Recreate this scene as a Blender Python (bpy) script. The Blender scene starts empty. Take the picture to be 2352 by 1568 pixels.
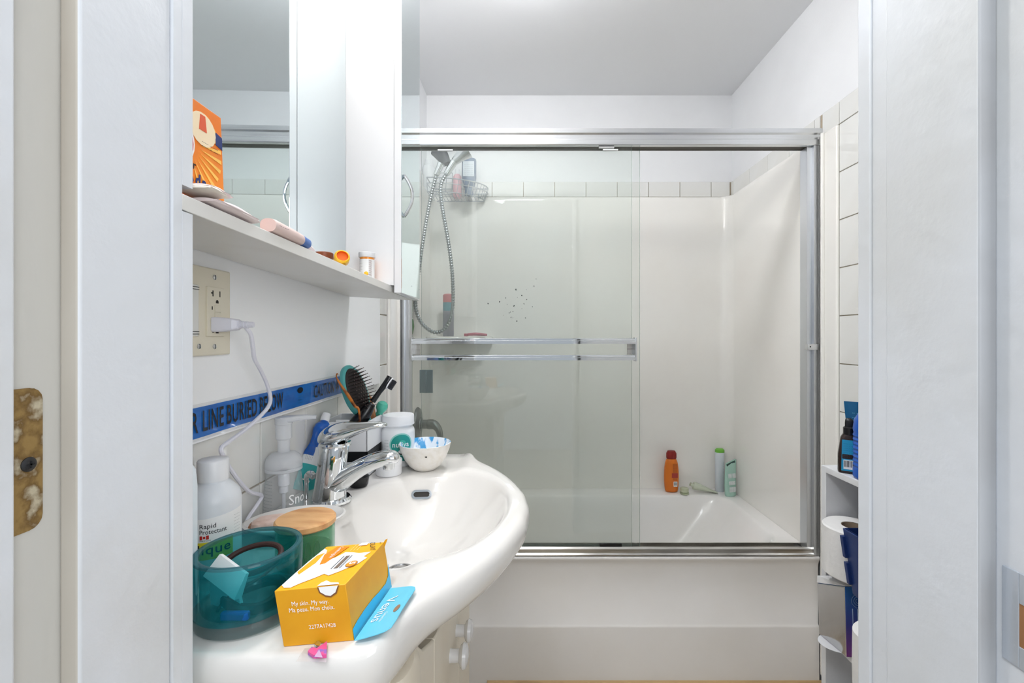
import bpy, bmesh, math, random
from mathutils import Vector, Matrix
random.seed(7)
sc = bpy.context.scene
COL = sc.collection
PI = math.pi
# ------------------------------------------------------------------ camera, world, exposure
ZC, F, VX, VY = 1.19, 1045.0, 1207.0, 770.0
cam = bpy.data.objects.new('camera', bpy.data.cameras.new('camera'))
COL.objects.link(cam)
cam.location = (0, 0, ZC)
cam.rotation_euler = (PI/2, 0, 0)
cam.data.sensor_width = 36.0
cam.data.lens = F/2352*36
cam.data.shift_x = (1176-VX)/2352
cam.data.shift_y = (VY-784)/2352
cam.data.clip_start = 0.01
sc.camera = cam
sc.view_settings.view_transform = 'Standard'
sc.view_settings.look = 'None'
sc.view_settings.gamma = 1.0
sc.view_settings.use_curve_mapping = False
sc.view_settings.exposure = 0.40
cy = sc.cycles
cy.max_bounces = 6; cy.diffuse_bounces = 4; cy.glossy_bounces = 4; cy.transmission_bounces = 6; cy.transparent_max_bounces = 14
cy.caustics_reflective = False; cy.caustics_refractive = False
cy.use_adaptive_sampling = True; cy.adaptive_threshold = 0.07; cy.use_denoising = True; cy.use_light_tree = False
W = bpy.data.worlds.new('world'); sc.world = W
W.use_nodes = True
W.node_tree.nodes['Background'].inputs[0].default_value = (0.86, 0.93, 1.0, 1)
W.node_tree.nodes['Background'].inputs[1].default_value = 0.42
def area(name, loc, target, sx, sy, power, col=(1, 1, 1)):
    l = bpy.data.lights.new(name, 'AREA'); l.shape = 'RECTANGLE'; l.size = sx; l.size_y = sy
    l.energy = power; l.color = col
    o = bpy.data.objects.new(name, l); COL.objects.link(o); o.location = loc
    o.rotation_euler = (Vector(target)-Vector(loc)).to_track_quat('-Z', 'Y').to_euler()
    return o
area('hall_overhead_fill', (-0.3, -0.42, 2.40), (-0.1, -0.2, 1.0), 0.7, 0.5, 12, (0.93, 0.97, 1.0))  # added fill light, out of view, brightens the door frame
area('hall_side_fill', (0.75, -0.75, 1.55), (-0.40, 0.85, 1.10), 0.7, 0.9, 8, (0.96, 0.98, 1.0))  # added unseen fill light through the doorway, lifts the dark left wall

# ------------------------------------------------------------------ helpers
def P(x, y, Y):
    return Vector(((x-VX)/F*Y, Y, ZC-(y-VY)/F*Y))
def lin(c):
    c = c/255.0
    return c/12.92 if c <= 0.04045 else ((c+0.055)/1.055)**2.4
def rgb(c):
    return (lin(c[0]), lin(c[1]), lin(c[2]), 1.0)
MATS = {}
def mat(name, col=(200, 200, 200), rough=0.5, metal=0.0, trans=0.0, ior=1.45, coat=0.0, emit=0.0,
        var=None, var2=None, vscale=6.0, vlo=0.45, vhi=0.7, bump=0.0, bscale=60.0, spec=0.5, stretch=None, alpha=1.0, sss=0.0):
    if name in MATS: return MATS[name]
    m = bpy.data.materials.new(name); m.use_nodes = True
    nt = m.node_tree; b = nt.nodes['Principled BSDF']
    b.inputs['Base Color'].default_value = rgb(col)
    b.inputs['Roughness'].default_value = rough
    b.inputs['Metallic'].default_value = metal
    b.inputs['Transmission Weight'].default_value = trans
    b.inputs['IOR'].default_value = ior
    b.inputs['Coat Weight'].default_value = coat
    b.inputs['Specular IOR Level'].default_value = spec
    if sss:
        b.inputs['Subsurface Weight'].default_value = sss
        b.inputs['Subsurface Radius'].default_value = (0.01, 0.008, 0.006)
    if emit:
        b.inputs['Emission Color'].default_value = rgb(col); b.inputs['Emission Strength'].default_value = emit
    if var or bump:
        tc = nt.nodes.new('ShaderNodeTexCoord'); mp = nt.nodes.new('ShaderNodeMapping')
        nt.links.new(tc.outputs['Object'], mp.inputs[0])
        if stretch: mp.inputs['Scale'].default_value = stretch
    if var:
        n = nt.nodes.new('ShaderNodeTexNoise'); n.inputs['Scale'].default_value = vscale; n.inputs['Detail'].default_value = 6
        nt.links.new(mp.outputs[0], n.inputs['Vector'])
        r = nt.nodes.new('ShaderNodeValToRGB')
        r.color_ramp.elements[0].position = vlo; r.color_ramp.elements[0].color = rgb(col)
        r.color_ramp.elements[1].position = vhi; r.color_ramp.elements[1].color = rgb(var)
        if var2:
            e = r.color_ramp.elements.new((vlo+vhi)/2); e.color = rgb(var2)
        nt.links.new(n.outputs['Fac'], r.inputs[0]); nt.links.new(r.outputs[0], b.inputs['Base Color'])
    if bump:
        n2 = nt.nodes.new('ShaderNodeTexNoise'); n2.inputs['Scale'].default_value = bscale; n2.inputs['Detail'].default_value = 4
        nt.links.new(mp.outputs[0], n2.inputs['Vector'])
        bp = nt.nodes.new('ShaderNodeBump'); bp.inputs['Strength'].default_value = bump; bp.inputs['Distance'].default_value = 0.002
        nt.links.new(n2.outputs['Fac'], bp.inputs['Height']); nt.links.new(bp.outputs[0], b.inputs['Normal'])
    MATS[name] = m
    return m
def clear(name, tint, gloss=1.0, film=0.0, filmcol=(200, 205, 200), ior=1.45, rough=0.0):
    """thin clear sheet: tinted transparency, Fresnel reflection and a little dull film"""
    if name in MATS: return MATS[name]
    m = bpy.data.materials.new(name); m.use_nodes = True
    nt = m.node_tree; nt.nodes.clear()
    out = nt.nodes.new('ShaderNodeOutputMaterial')
    t = nt.nodes.new('ShaderNodeBsdfTransparent'); t.inputs[0].default_value = (*tint, 1)
    g = nt.nodes.new('ShaderNodeBsdfGlossy'); g.inputs['Roughness'].default_value = rough
    fr = nt.nodes.new('ShaderNodeFresnel'); ge = nt.nodes.new('ShaderNodeNewGeometry'); mr = nt.nodes.new('ShaderNodeMapRange')
    mr.inputs[3].default_value = ior; mr.inputs[4].default_value = 1/ior
    nt.links.new(ge.outputs['Backfacing'], mr.inputs[0]); nt.links.new(mr.outputs[0], fr.inputs[0])
    mx = nt.nodes.new('ShaderNodeMixShader')
    ml = nt.nodes.new('ShaderNodeMath'); ml.operation = 'MULTIPLY'; ml.inputs[1].default_value = gloss
    nt.links.new(fr.outputs[0], ml.inputs[0]); nt.links.new(ml.outputs[0], mx.inputs[0])
    nt.links.new(t.outputs[0], mx.inputs[1]); nt.links.new(g.outputs[0], mx.inputs[2])
    last = mx
    if film:
        d = nt.nodes.new('ShaderNodeBsdfDiffuse'); d.inputs[0].default_value = rgb(filmcol)
        m2 = nt.nodes.new('ShaderNodeMixShader'); m2.inputs[0].default_value = film
        nt.links.new(last.outputs[0], m2.inputs[1]); nt.links.new(d.outputs[0], m2.inputs[2]); last = m2
    nt.links.new(last.outputs[0], out.inputs[0])
    MATS[name] = m
    return m

# geometry = (verts, faces)
def box(x0, x1, y0, y1, z0, z1):
    v = [(x0, y0, z0), (x1, y0, z0), (x1, y1, z0), (x0, y1, z0), (x0, y0, z1), (x1, y0, z1), (x1, y1, z1), (x0, y1, z1)]
    return v, [(3, 2, 1, 0), (4, 5, 6, 7), (0, 1, 5, 4), (1, 2, 6, 5), (2, 3, 7, 6), (3, 0, 4, 7)]
def hexa(pts):
    return [tuple(p) for p in pts], [(3, 2, 1, 0), (4, 5, 6, 7), (0, 1, 5, 4), (1, 2, 6, 5), (2, 3, 7, 6), (3, 0, 4, 7)]
def join(*gs):
    V, Fc = [], []
    for v, f in gs:
        o = len(V); V += [tuple(p) for p in v]; Fc += [tuple(i+o for i in q) for q in f]
    return V, Fc
def xf(g, M):
    return [tuple(M @ Vector(p)) for p in g[0]], g[1]
def tr(g, x=0, y=0, z=0):
    return [(p[0]+x, p[1]+y, p[2]+z) for p in g[0]], g[1]
def loft(rings, closed=True, cap0=True, cap1=True):
    n = len(rings[0]); V = [tuple(p) for r in rings for p in r]; Fc = []
    for i in range(len(rings)-1):
        for j in range(n if closed else n-1):
            k = (j+1) % n
            Fc.append((i*n+j, i*n+k, (i+1)*n+k, (i+1)*n+j))
    if cap0: Fc.append(tuple(reversed(range(n))))
    if cap1: Fc.append(tuple((len(rings)-1)*n+j for j in range(n)))
    return V, Fc
def lathe(prof, n=32, cap0=True, cap1=True):
    rings = [[(r*math.cos(2*PI*j/n), r*math.sin(2*PI*j/n), z) for j in range(n)] for r, z in prof]
    return loft(rings, True, cap0, cap1)
def catmull(pts, k=6):
    pts = [Vector(p) for p in pts]; out = []
    for i in range(len(pts)-1):
        p0 = pts[max(i-1, 0)]; p1 = pts[i]; p2 = pts[i+1]; p3 = pts[min(i+2, len(pts)-1)]
        for s in range(k):
            t = s/k
            out.append(0.5*((2*p1)+(-p0+p2)*t+(2*p0-5*p1+4*p2-p3)*t*t+(-p0+3*p1-3*p2+p3)*t**3))
    out.append(pts[-1]); return out
def tube(pts, r, n=10, smooth=0, closed=False):
    if smooth: pts = catmull(pts, smooth)
    pts = [Vector(p) for p in pts]; m = len(pts)
    rs = r if isinstance(r, (list, tuple)) else [r]*m
    if len(rs) != m:
        q = len(rs)-1; rs = [rs[min(int(i/(m-1)*q), q-1)]*(1-((i/(m-1)*q)-min(int(i/(m-1)*q), q-1)))+rs[min(int(i/(m-1)*q), q-1)+1]*((i/(m-1)*q)-min(int(i/(m-1)*q), q-1)) for i in range(m)]
    rings = []; up = None
    for i in range(m):
        a = pts[i-1] if (i > 0 or closed) else pts[i]; b = pts[(i+1) % m] if (i < m-1 or closed) else pts[i]
        t = (b-a)
        if t.length < 1e-9: t = Vector((0, 0, 1))
        t.normalize()
        if up is None: up = t.orthogonal().normalized()
        up = (up-t*up.dot(t))
        if up.length < 1e-6: up = t.orthogonal()
        up.normalize(); s = t.cross(up)
        rings.append([tuple(pts[i]+rs[i]*(math.cos(2*PI*j/n)*up+math.sin(2*PI*j/n)*s)) for j in range(n)])
    if closed:
        rings.append(rings[0]); return loft(rings, True, False, False)
    return loft(rings)
def prism(poly, fn, h):
    """poly in (u,v); fn(u,v,w)->point; thickness 0..h"""
    n = len(poly)
    V = [tuple(fn(u, v, 0)) for u, v in poly]+[tuple(fn(u, v, h)) for u, v in poly]
    return V, [tuple(reversed(range(n))), tuple(range(n, 2*n))]+[(i, (i+1) % n, n+(i+1) % n, n+i) for i in range(n)]
def rrect(w, h, r, k=5):
    out = []
    for cx, cy, a0 in ((w/2-r, h/2-r, 0), (-w/2+r, h/2-r, PI/2), (-w/2+r, -h/2+r, PI), (w/2-r, -h/2+r, 1.5*PI)):
        for i in range(k+1):
            a = a0+PI/2*i/k; out.append((cx+r*math.cos(a), cy+r*math.sin(a)))
    return out
def superell(a, b, n=32, e=2.0):
    out = []
    for j in range(n):
        t = 2*PI*j/n; c, s = math.cos(t), math.sin(t)
        out.append((a*math.copysign(abs(c)**(2/e), c), b*math.copysign(abs(s)**(2/e), s)))
    return out
def mk(name, g, m, parent=None, smooth=True, bevel=0.0, seg=2, fmat=None, angle=35, sub=0, solid=0.0, origin=None):
    me = bpy.data.meshes.new(name)
    V, Fc = g
    if origin is not None:
        V = [(p[0]-origin[0], p[1]-origin[1], p[2]-origin[2]) for p in V]
    me.from_pydata([tuple(p) for p in V], [], [tuple(f) for f in Fc]); me.update()
    bm = bmesh.new(); bm.from_mesh(me); bmesh.ops.recalc_face_normals(bm, faces=bm.faces); bm.to_mesh(me); bm.free()
    ms = m if isinstance(m, (list, tuple)) else [m]
    for q in ms: me.materials.append(q)
    if fmat:
        for p in me.polygons: p.material_index = fmat(p.center, p.normal)
    if smooth:
        me.polygons.foreach_set('use_smooth', [True]*len(me.polygons)); me.set_sharp_from_angle(angle=math.radians(angle))
    o = bpy.data.objects.new(name, me); COL.objects.link(o)
    if origin is not None: o.location = origin
    if parent is not None: o.parent = parent
    if solid:
        s = o.modifiers.new('solid', 'SOLIDIFY'); s.thickness = solid; s.offset = 0
    if bevel:
        b = o.modifiers.new('bevel', 'BEVEL'); b.width = bevel; b.segments = seg; b.limit_method = 'ANGLE'; b.angle_limit = math.radians(40)
        b.harden_normals = False
    if sub:
        s = o.modifiers.new('sub', 'SUBSURF'); s.levels = sub; s.render_levels = sub
    return o
def tag(o, label, cat=None, group=None, kind=None):
    if label: o['label'] = label
    if cat: o['category'] = cat
    if group: o['group'] = group
    if kind: o['kind'] = kind
    return o
def thing(name, label, cat, group=None, loc=(0, 0, 0), rotz=0):
    o = bpy.data.objects.new(name, None); COL.objects.link(o); o.location = loc; o.rotation_euler = (0, 0, rotz)
    return tag(o, label, cat, group)
def struct(name, g, m, label=None, parent=None, **k):
    o = mk(name, g, m, parent, **k); o['kind'] = 'structure'
    if label: o['label'] = label
    return o
_font = {}
def text_geo(body, bold=0.0, align='LEFT'):
    """unit-height lettering as flat mesh; returns verts (u,v), faces, width"""
    key = (body, bold, align)
    if key in _font: return _font[key]
    cu = bpy.data.curves.new('t', 'FONT'); cu.body = body; cu.size = 1.0; cu.offset = bold; cu.resolution_u = 2; cu.align_x = align; cu.space_character = 1.0+bold*8
    ob = bpy.data.objects.new('t', cu); COL.objects.link(ob)
    bpy.context.view_layer.update()
    me = bpy.data.meshes.new_from_object(ob.evaluated_get(bpy.context.evaluated_depsgraph_get()))
    v = [(p.co.x, p.co.y) for p in me.vertices]; f = [tuple(p.vertices) for p in me.polygons]
    bpy.data.objects.remove(ob); bpy.data.curves.remove(cu); bpy.data.meshes.remove(me)
    xs = [p[0] for p in v] or [0]
    _font[key] = (v, f, max(xs)-min(xs), min(xs))
    return _font[key]
def lettering(body, org, ux, uy, size, m, parent, width=None, bold=0.0, name='lettering', lift=0.0004, jitter=0):
    """flat printed letters from org along ux (reading direction), uy up"""
    v, f, w, x0 = text_geo(body, bold)
    ux = Vector(ux).normalized(); uy = Vector(uy).normalized(); n = ux.cross(uy).normalized()*lift
    sx = (width/w) if width else size
    o = Vector(org)
    pts = [tuple(o+ux*((p[0]-x0)*sx)+uy*(p[1]*size)+n) for p in v]
    return mk(name, (pts, f), m, parent, smooth=False)
def lettering_cyl(body, cx, cy, r, ang, z, size, m, parent, width=None, bold=0.0, name='lettering', lift=0.0004):
    """letters wrapped on an upright cylinder; ang = azimuth of the first letter, reading runs counter-clockwise seen from above"""
    v, f, w, x0 = text_geo(body, bold)
    sx = (width/w) if width else size
    R = r+lift
    pts = [(cx+R*math.cos(ang+(p[0]-x0)*sx/R), cy+R*math.sin(ang+(p[0]-x0)*sx/R), z+p[1]*size) for p in v]
    return mk(name, (pts, f), m, parent, smooth=False)
def patch_cyl(cx, cy, r, a0, a1, z0, z1, m, parent, name='label_print', n=20, lift=0.0003, ztop=None):
    R = r+lift; V = []; Fc = []
    for i in range(n+1):
        a = a0+(a1-a0)*i/n
        zt = z1 if ztop is None else ztop(i/n)
        V += [(cx+R*math.cos(a), cy+R*math.sin(a), z0), (cx+R*math.cos(a), cy+R*math.sin(a), zt)]
    for i in range(n): Fc.append((2*i, 2*i+2, 2*i+3, 2*i+1))
    return mk(name, (V, Fc), m, parent)
def copy_tree(o, parent=None):
    c = o.copy(); COL.objects.link(c); c.parent = parent
    for ch in list(o.children): copy_tree(ch, c)
    return c
def sstep(a, b, x):
    t = min(max((x-a)/(b-a), 0), 1); return t*t*(3-2*t)

# ------------------------------------------------------------------ materials
M_wall = mat('wall_paint', (240, 241, 243), 0.55, var=(235, 236, 238), vscale=3, bump=0.12, bscale=180)
M_ceil = mat('ceiling_paint', (238, 239, 241), 0.7, bump=0.1, bscale=120)
M_panel = mat('wall_panel_paint', (247, 248, 250), 0.3, bump=0.08, bscale=90)
M_frame = mat('door_frame_paint', (224, 227, 232), 0.38, var=(213, 214, 214), vscale=5, vlo=0.5, vhi=0.75, bump=0.35, bscale=55)
M_frame_old = mat('door_frame_worn_paint', (214, 212, 206), 0.4, var=(190, 180, 165), vscale=7, vlo=0.58, vhi=0.85, bump=0.3, bscale=50, stretch=(1, 1, 0.25))
M_wood_raw = mat('raw_wood', (176, 128, 84), 0.7, var=(140, 96, 60), vscale=20, stretch=(1, 1, 0.2))
M_tile = mat('ceramic_tile', (232, 232, 229), 0.1, var=(227, 226, 221), vscale=4, coat=0.3)
M_grout = mat('grout', (190, 178, 158), 0.85, var=(165, 150, 130), vscale=14)
M_surround = mat('acrylic_surround', (247, 245, 240), 0.16, coat=0.25, var=(244, 240, 234), vscale=2.2)
M_tub = mat('tub_enamel', (246, 244, 242), 0.2, coat=0.3, var=(242, 239, 235), vscale=3)
M_chrome = mat('chrome', (225, 228, 230), 0.05, 1.0)
M_alu = mat('aluminium', (218, 220, 222), 0.26, 1.0, var=(204, 206, 209), vscale=9, stretch=(0.3, 1, 6))
M_jamb = mat('jamb_aluminium', (214, 217, 221), 0.32, 1.0)
M_alu_d = mat('aluminium_track', (196, 194, 190), 0.24, 1.0, var=(150, 146, 140), vscale=12, stretch=(0.5, 4, 8))
M_glass = clear('shower_glass', (0.968, 0.980, 0.972), 1.0, 0.032, (240, 245, 241))
M_glass_edge = mat('glass_edge', (120, 150, 138), 0.1, spec=0.8)
M_mirror = mat('mirror_silver', (222, 231, 233), 0.015, 1.0)
M_white_lam = mat('white_laminate', (240, 241, 243), 0.22, coat=0.2)
M_shelf_lam = mat('worn_white_laminate', (232, 231, 228), 0.35, var=(222, 219, 213), vscale=6)
M_plastic_w = mat('white_plastic', (238, 239, 242), 0.35)
M_ivory = mat('ivory_plastic', (226, 219, 200), 0.35)
M_black = mat('black_plastic', (14, 15, 19), 0.25)
M_dark = mat('dark_gap', (40, 36, 32), 0.6)
M_porc = mat('sink_porcelain', (230, 227, 223), 0.08, coat=0.5)
M_ink = mat('black_ink', (22, 24, 28), 0.5)
M_inkgrey = mat('grey_ink', (90, 92, 98), 0.6)
M_whiteink = mat('white_ink', (245, 245, 245), 0.5)
M_paper = mat('tissue_paper', (236, 235, 234), 0.95, bump=0.5, bscale=70)
M_card = mat('grey_cardboard', (150, 132, 112), 0.85)
M_brass = mat('tarnished_brass', (168, 138, 84), 0.45, 0.35, var=(214, 204, 178), var2=(128, 100, 58), vscale=70, vlo=0.42, vhi=0.66, bump=0.5, bscale=160)
M_screw = mat('dark_screw', (70, 70, 72), 0.35, 0.8)

# ------------------------------------------------------------------ room shell
XL, XR, YB, YT, ZCEIL = -0.44, 1.016, 2.242, 1.548, 2.372
wl = struct('wall_left', join(box(-0.62, -0.446, 0.39, 1.50, 0, 2.5), box(-0.62, -0.487, 1.50, 2.36, 0, 2.5)), M_wall, 'white left wall with tiles behind the sink')
wr = struct('wall_right', box(XR, 1.2, 0.39, 2.36, 0, 2.5), M_wall, 'white right wall above the tiles')
wb = struct('wall_back', box(-0.6, 1.2, YB, 2.4, 0, 2.5), M_wall, 'white wall above the shower surround')
struct('ceiling', box(-0.62, 1.2, 0.28, 2.4, ZCEIL, 2.5), M_ceil, 'plain grey white ceiling')
M_floor = mat('floor_vinyl', (196, 184, 166), 0.45, var=(176, 162, 142), vscale=4, bump=0.1)
struct('floor', box(-1.6, 1.6, -1.6, 2.4, -0.05, 0), M_floor, 'tan vinyl floor')
struct('wall_front', join(box(-1.6, -0.335, 0.30, 0.385, 0, 2.5), box(0.325, 1.6, 0.30, 0.385, 0, 2.5), box(-0.335, 0.325, 0.30, 0.385, 2.06, 2.5)), M_wall, 'wall around the doorway')
# door frame -------------------------------------------------------
df = bpy.data.objects.new('door_1', None); COL.objects.link(df); tag(df, 'white painted wooden door frame around the doorway', None, None, 'structure')
mk('jamb', box(-0.335, -0.3155, 0.268, 0.40, 0, 2.06), M_frame_old, df, bevel=0.001)
mk('jamb', box(0.304, 0.325, 0.268, 0.40, 0, 2.06), M_frame, df, bevel=0.001)
mk('jamb', box(-0.3155, 0.304, 0.268, 0.40, 2.04, 2.06), M_frame, df)
M_grime_shade = mat('grimy_shaded_edge_paint', (196, 190, 180), 0.5, var=(160, 146, 130), vscale=9, vlo=0.5, vhi=0.8, stretch=(1, 1, 0.2))
# stops with a soft near edge
mk('door_stop', box(-0.3156, -0.3015, 0.3072, 0.387, 0, 2.04), [M_frame, M_grime_shade], df, bevel=0.0025, seg=3, fmat=lambda c, n: 1 if n.y < -0.5 else 0)  # near face colour holds both grime and painted-in shade
mk('door_stop', box(0.292, 0.3041, 0.293, 0.3685, 0, 2.04), [M_frame, mat('painted_shade_edge', (186, 188, 192), 0.5, var=(172, 172, 174), vscale=8)], df, bevel=0.0015, seg=3, fmat=lambda c, n: 1 if n.y < -0.5 else 0)  # shade on the near face is put into its darker colour
# bathroom side casing, notched around the shelf end on the left
mk('casing', join(box(-0.36, -0.2995, 0.387, 0.3968, 0, 2.05), box(-0.36, -0.2992, 0.3969, 0.409, 0, 1.2985), box(-0.36, -0.2992, 0.3969, 0.409, 1.3215, 2.05)), M_frame, df)
mk('casing_notch', box(-0.36, -0.3010, 0.3968, 0.3974, 1.2985, 1.3215), M_wood_raw, df)
mk('casing', join(box(0.2935, 0.36, 0.3690, 0.3855, 0, 2.05), box(0.292, 0.36, 0.3855, 0.400, 0, 2.05)), M_frame, df, bevel=0.0012)
# hall side casings
mk('casing', box(-0.40, -0.3075, 0.255, 0.2745, 0, 2.10), M_frame, df, bevel=0.002, seg=3)
mk('casing', box(0.318, 0.40, 0.255, 0.268, 0, 2.10), M_frame, df, bevel=0.004, seg=3)
# hinge leaf
hz0, hz1 = P(60, 1245, 0.272).z, P(60, 898, 0.272).z
def hingepoly():
    w, h, r = 0.0297, hz1-hz0, 0.008
    return [(0.2665, hz0), (0.2665+w-r, hz0)]+[(0.2665+w-r+r*math.sin(a), hz0+r-r*math.cos(a)) for a in (0.4, 0.8, 1.2, PI/2)]+[(0.2665+w-r+r*math.cos(a), hz1-r+r*math.sin(a)) for a in (0, 0.4, 0.8, 1.2)]+[(0.2665+w-r, hz1), (0.2665, hz1)]
hl = mk('hinge_leaf', prism(hingepoly(), lambda u, v, w: (-0.3155+w, u, v), 0.0012), M_brass, df, smooth=False)
hl['label'] = 'tarnished brass hinge leaf with worn paint'
sp = P(65, 1066, 0.2885); sz = sp.z
scw = mk('screw', xf(lathe([(0.0046, 0), (0.0046, 0.0006), (0.003, 0.0016), (0.0005, 0.0018)], 18), Matrix.Translation((-0.3143, 0.2876, 1.1085)) @ Matrix.Rotation(PI/2, 4, 'Y')), M_screw, hl)
mk('screw_slot', join(box(-0.3127, -0.3124, 0.2853, 0.2899, 1.1080, 1.1090), box(-0.3127, -0.3124, 0.2871, 0.2881, 1.1062, 1.1108)), M_ink, hl)
# strike plate on the right jamb
M_strike = mat('painted_strike_plate', (205, 212, 222), 0.25, 0.5, var=(96, 112, 130), vscale=26, vlo=0.55, vhi=0.66, stretch=(1, 1, 0.35))
z0, z1 = P(2335, 1530, 0.281).z, P(2335, 1312, 0.281).z
zm0, zm1 = P(2335, 1480, 0.281).z, P(2335, 1382, 0.281).z
mk('strike_plate', join(box(0.3030, 0.3041, 0.2795, 0.2895, z0, z1), box(0.3030, 0.3041, 0.268, 0.2795, zm1, z1), box(0.3030, 0.3041, 0.268, 0.2795, z0, zm0)), M_strike, df, smooth=False, bevel=0.0004)['label'] = 'paint smeared metal strike plate with latch hole'
mk('latch_hole', box(0.3034, 0.3040, 0.268, 0.2795, zm0, zm1), M_wood_raw, df)
# threshold moulding at tub base
M_mould = mat('worn_wood_moulding', (188, 158, 112), 0.6, var=(120, 92, 62), vscale=16, vlo=0.5, vhi=0.8, stretch=(0.3, 2, 2))
struct('trim_1', prism([(0, 0), (0.016, 0)]+[(0.016*math.cos(a), 0.018*math.sin(a)) for a in (0.4, 0.8, 1.2)]+[(0, 0.018)], lambda u, v, w: (-0.13+w, 1.5478-u, v), 1.14), M_mould, 'worn wooden strip along the foot of the bathtub')

# ------------------------------------------------------------------ tiles
PITCH = 0.154
tile_me = {}
def tile(wallobj, axis, pos, a0, a1, z0, z1, sign):
    """axis 'x': tile face on plane x=pos, spanning y a0..a1; axis 'y': on plane y=pos spanning x"""
    g = 0.0013; th = 0.006
    if axis == 'x': c = (pos+sign*th/2, (a0+a1)/2, (z0+z1)/2); d = (th, a1-a0-2*g, z1-z0-2*g)
    else: c = ((a0+a1)/2, pos+sign*th/2, (z0+z1)/2); d = (a1-a0-2*g, th, z1-z0-2*g)
    key = tuple(round(q, 4) for q in d)
    if key not in tile_me:
        o = mk('tile', box(-d[0]/2, d[0]/2, -d[1]/2, d[1]/2, -d[2]/2, d[2]/2), M_tile, wallobj, bevel=0.0014)
        tile_me[key] = o
    else:
        o = tile_me[key].copy(); COL.objects.link(o); o.parent = wallobj
    o.location = c
    return o
ZT = 1.869
# grout beds
mk('grout_bed', box(-0.4462, -0.4425, 0.40, 1.44, 0.75, 1.45), M_grout, wl)
mk('grout_bed', box(1.0135, 1.0165, 0.60, 1.55, 0.3, 1.944), M_grout, wr)
mk('grout_bed', box(-0.487, 1.0165, 2.2395, 2.2425, 1.80, 1.944), M_grout, wb)
mk('grout_bed', box(1.0135, 1.0165, 1.55, 2.242, 1.80, 1.944), M_grout, wr)
mk('grout_bed', box(-0.4872, -0.4845, 1.55, 2.242, 1.80, 1.944), M_grout, wl)
ys = [0.5995+PITCH*i for i in range(6)]
for i in range(5):
    for z in (ZT-PITCH*6, ZT-PITCH*7):
        z1 = z+PITCH
        tile(wl, 'x', -0.4445, ys[i], ys[i+1], z, z1, 1)
for k in range(3, 8):
    tile(wl, 'x', -0.4445, ys[5], 1.44, ZT-PITCH*k, ZT-PITCH*(k-1), 1)
for k in range(0, 9):
    za, zb2 = (ZT, ZT+0.075) if k == 0 else (ZT-PITCH*k, ZT-PITCH*(k-1))
    for a0, a1 in ((1.464-PITCH*3, 1.464-PITCH*2), (1.464-PITCH*2, 1.464-PITCH), (1.464-PITCH, 1.464)):
        tile(wr, 'x', 1.0150, a0, a1, za, zb2, -1)
tile(wr, 'x', 1.0150, 1.464, 1.548, ZT, ZT+0.075, -1)
# rows above the surround: back wall and the two alcove walls
xg = [P(x, 450, 2.239).x for x in (1130.4, 1202.5, 1274.4, 1346.2, 1417.8, 1489, 1561, 1633)]
step = (xg[-1]-xg[0])/7
xs_ = [xg[0]+step*i for i in range(-3, 8)]
xs_ = [x for x in xs_ if x > -0.46]
xs_ = [-0.478]+xs_+[1.005]
for a0, a1 in zip(xs_[:-1], xs_[1:]):
    tile(wb, 'y', 2.2410, a0, a1, 1.8695, 1.944, -1)
yy = [2.236, 2.205]+[2.205-PITCH*i for i in range(1, 5)]+[1.56]
for a1, a0 in zip(yy[:-1], yy[1:]):
    tile(wr, 'x', 1.0150, a0, a1, 1.8695, 1.944, -1)
    tile(wl, 'x', -0.4855, a0, a1, 1.8695, 1.944, 1)
# smooth panel fixed over the old tiles
mk('wall_panel', box(-0.4385, -0.430, 0.395, 1.345, 1.0485, ZCEIL), M_panel, wl, bevel=0.001)['label'] = 'smooth white panel fixed over the old tiles'

# ------------------------------------------------------------------ tub surround
SL, SR, SB = -0.458, 0.998, 2.232
ts = thing('tub_surround', 'glossy cream acrylic surround lining the tub alcove', 'surround')
plan = [(SL, YT+0.002)]
for cx, cy, a0 in ((SL+0.06, SB-0.06, PI), (SR-0.06, SB-0.06, PI/2)):
    for i in range(9):
        a = a0-PI/2*i/8; plan.append((cx+0.06*math.cos(a), cy+0.06*math.sin(a)))
plan.append((SR, YT+0.002))
rings = []
for dx, z in ((0, 0.438), (0, 0.45), (0, 1.85), (0, 1.862), (0.004, 1.869), (0.016, 1.8705)):
    r = []
    for x, y in plan:
        cx, cy = 0.27, 1.6
        ox = -dx if x < -0.3 else (dx if x > 0.9 else 0); oy = dx if y > 2.1 else 0
        r.append((x+ox, y+oy, z))
    rings.append(r)
M_surround_back = M_surround
mk('panel', loft(rings, False, False, False), M_surround, ts, angle=50)
for s, xw, xi in ((-1, -0.4445, -0.4300), (1, 1.0150, 1.0020)):
    a, b = sorted((xw, xi))
    g = join(box(a, b, 1.464, 1.5475, 0.05, ZT+0.001)) if s > 0 else join(box(a, b, 1.441, 1.5475, 0.05, ZT+0.001))
    mk('flange', g, M_surround, ts, bevel=0.006, seg=4)
    x0, x1 = (0.992, 1.013) if s > 0 else (-0.455, -0.428)
    mk('flange_bead', tube([((0.9995 if s > 0 else -0.428), 1.530, 0.05), ((0.9995 if s > 0 else -0.428), 1.530, ZT)], 0.007, 12), M_surround, ts)
# corner ledge at back left
led = [(SL, SB-0.002)]+[(SL+0.30*math.cos(a), SB-0.002-0.15*math.sin(a)) for a in [PI/2*i/10 for i in range(11)]]
mk('corner_ledge', prism(led, lambda u, v, w: (u, v, 1.155+w), 0.03), M_surround, ts, bevel=0.008, seg=3)
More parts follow.
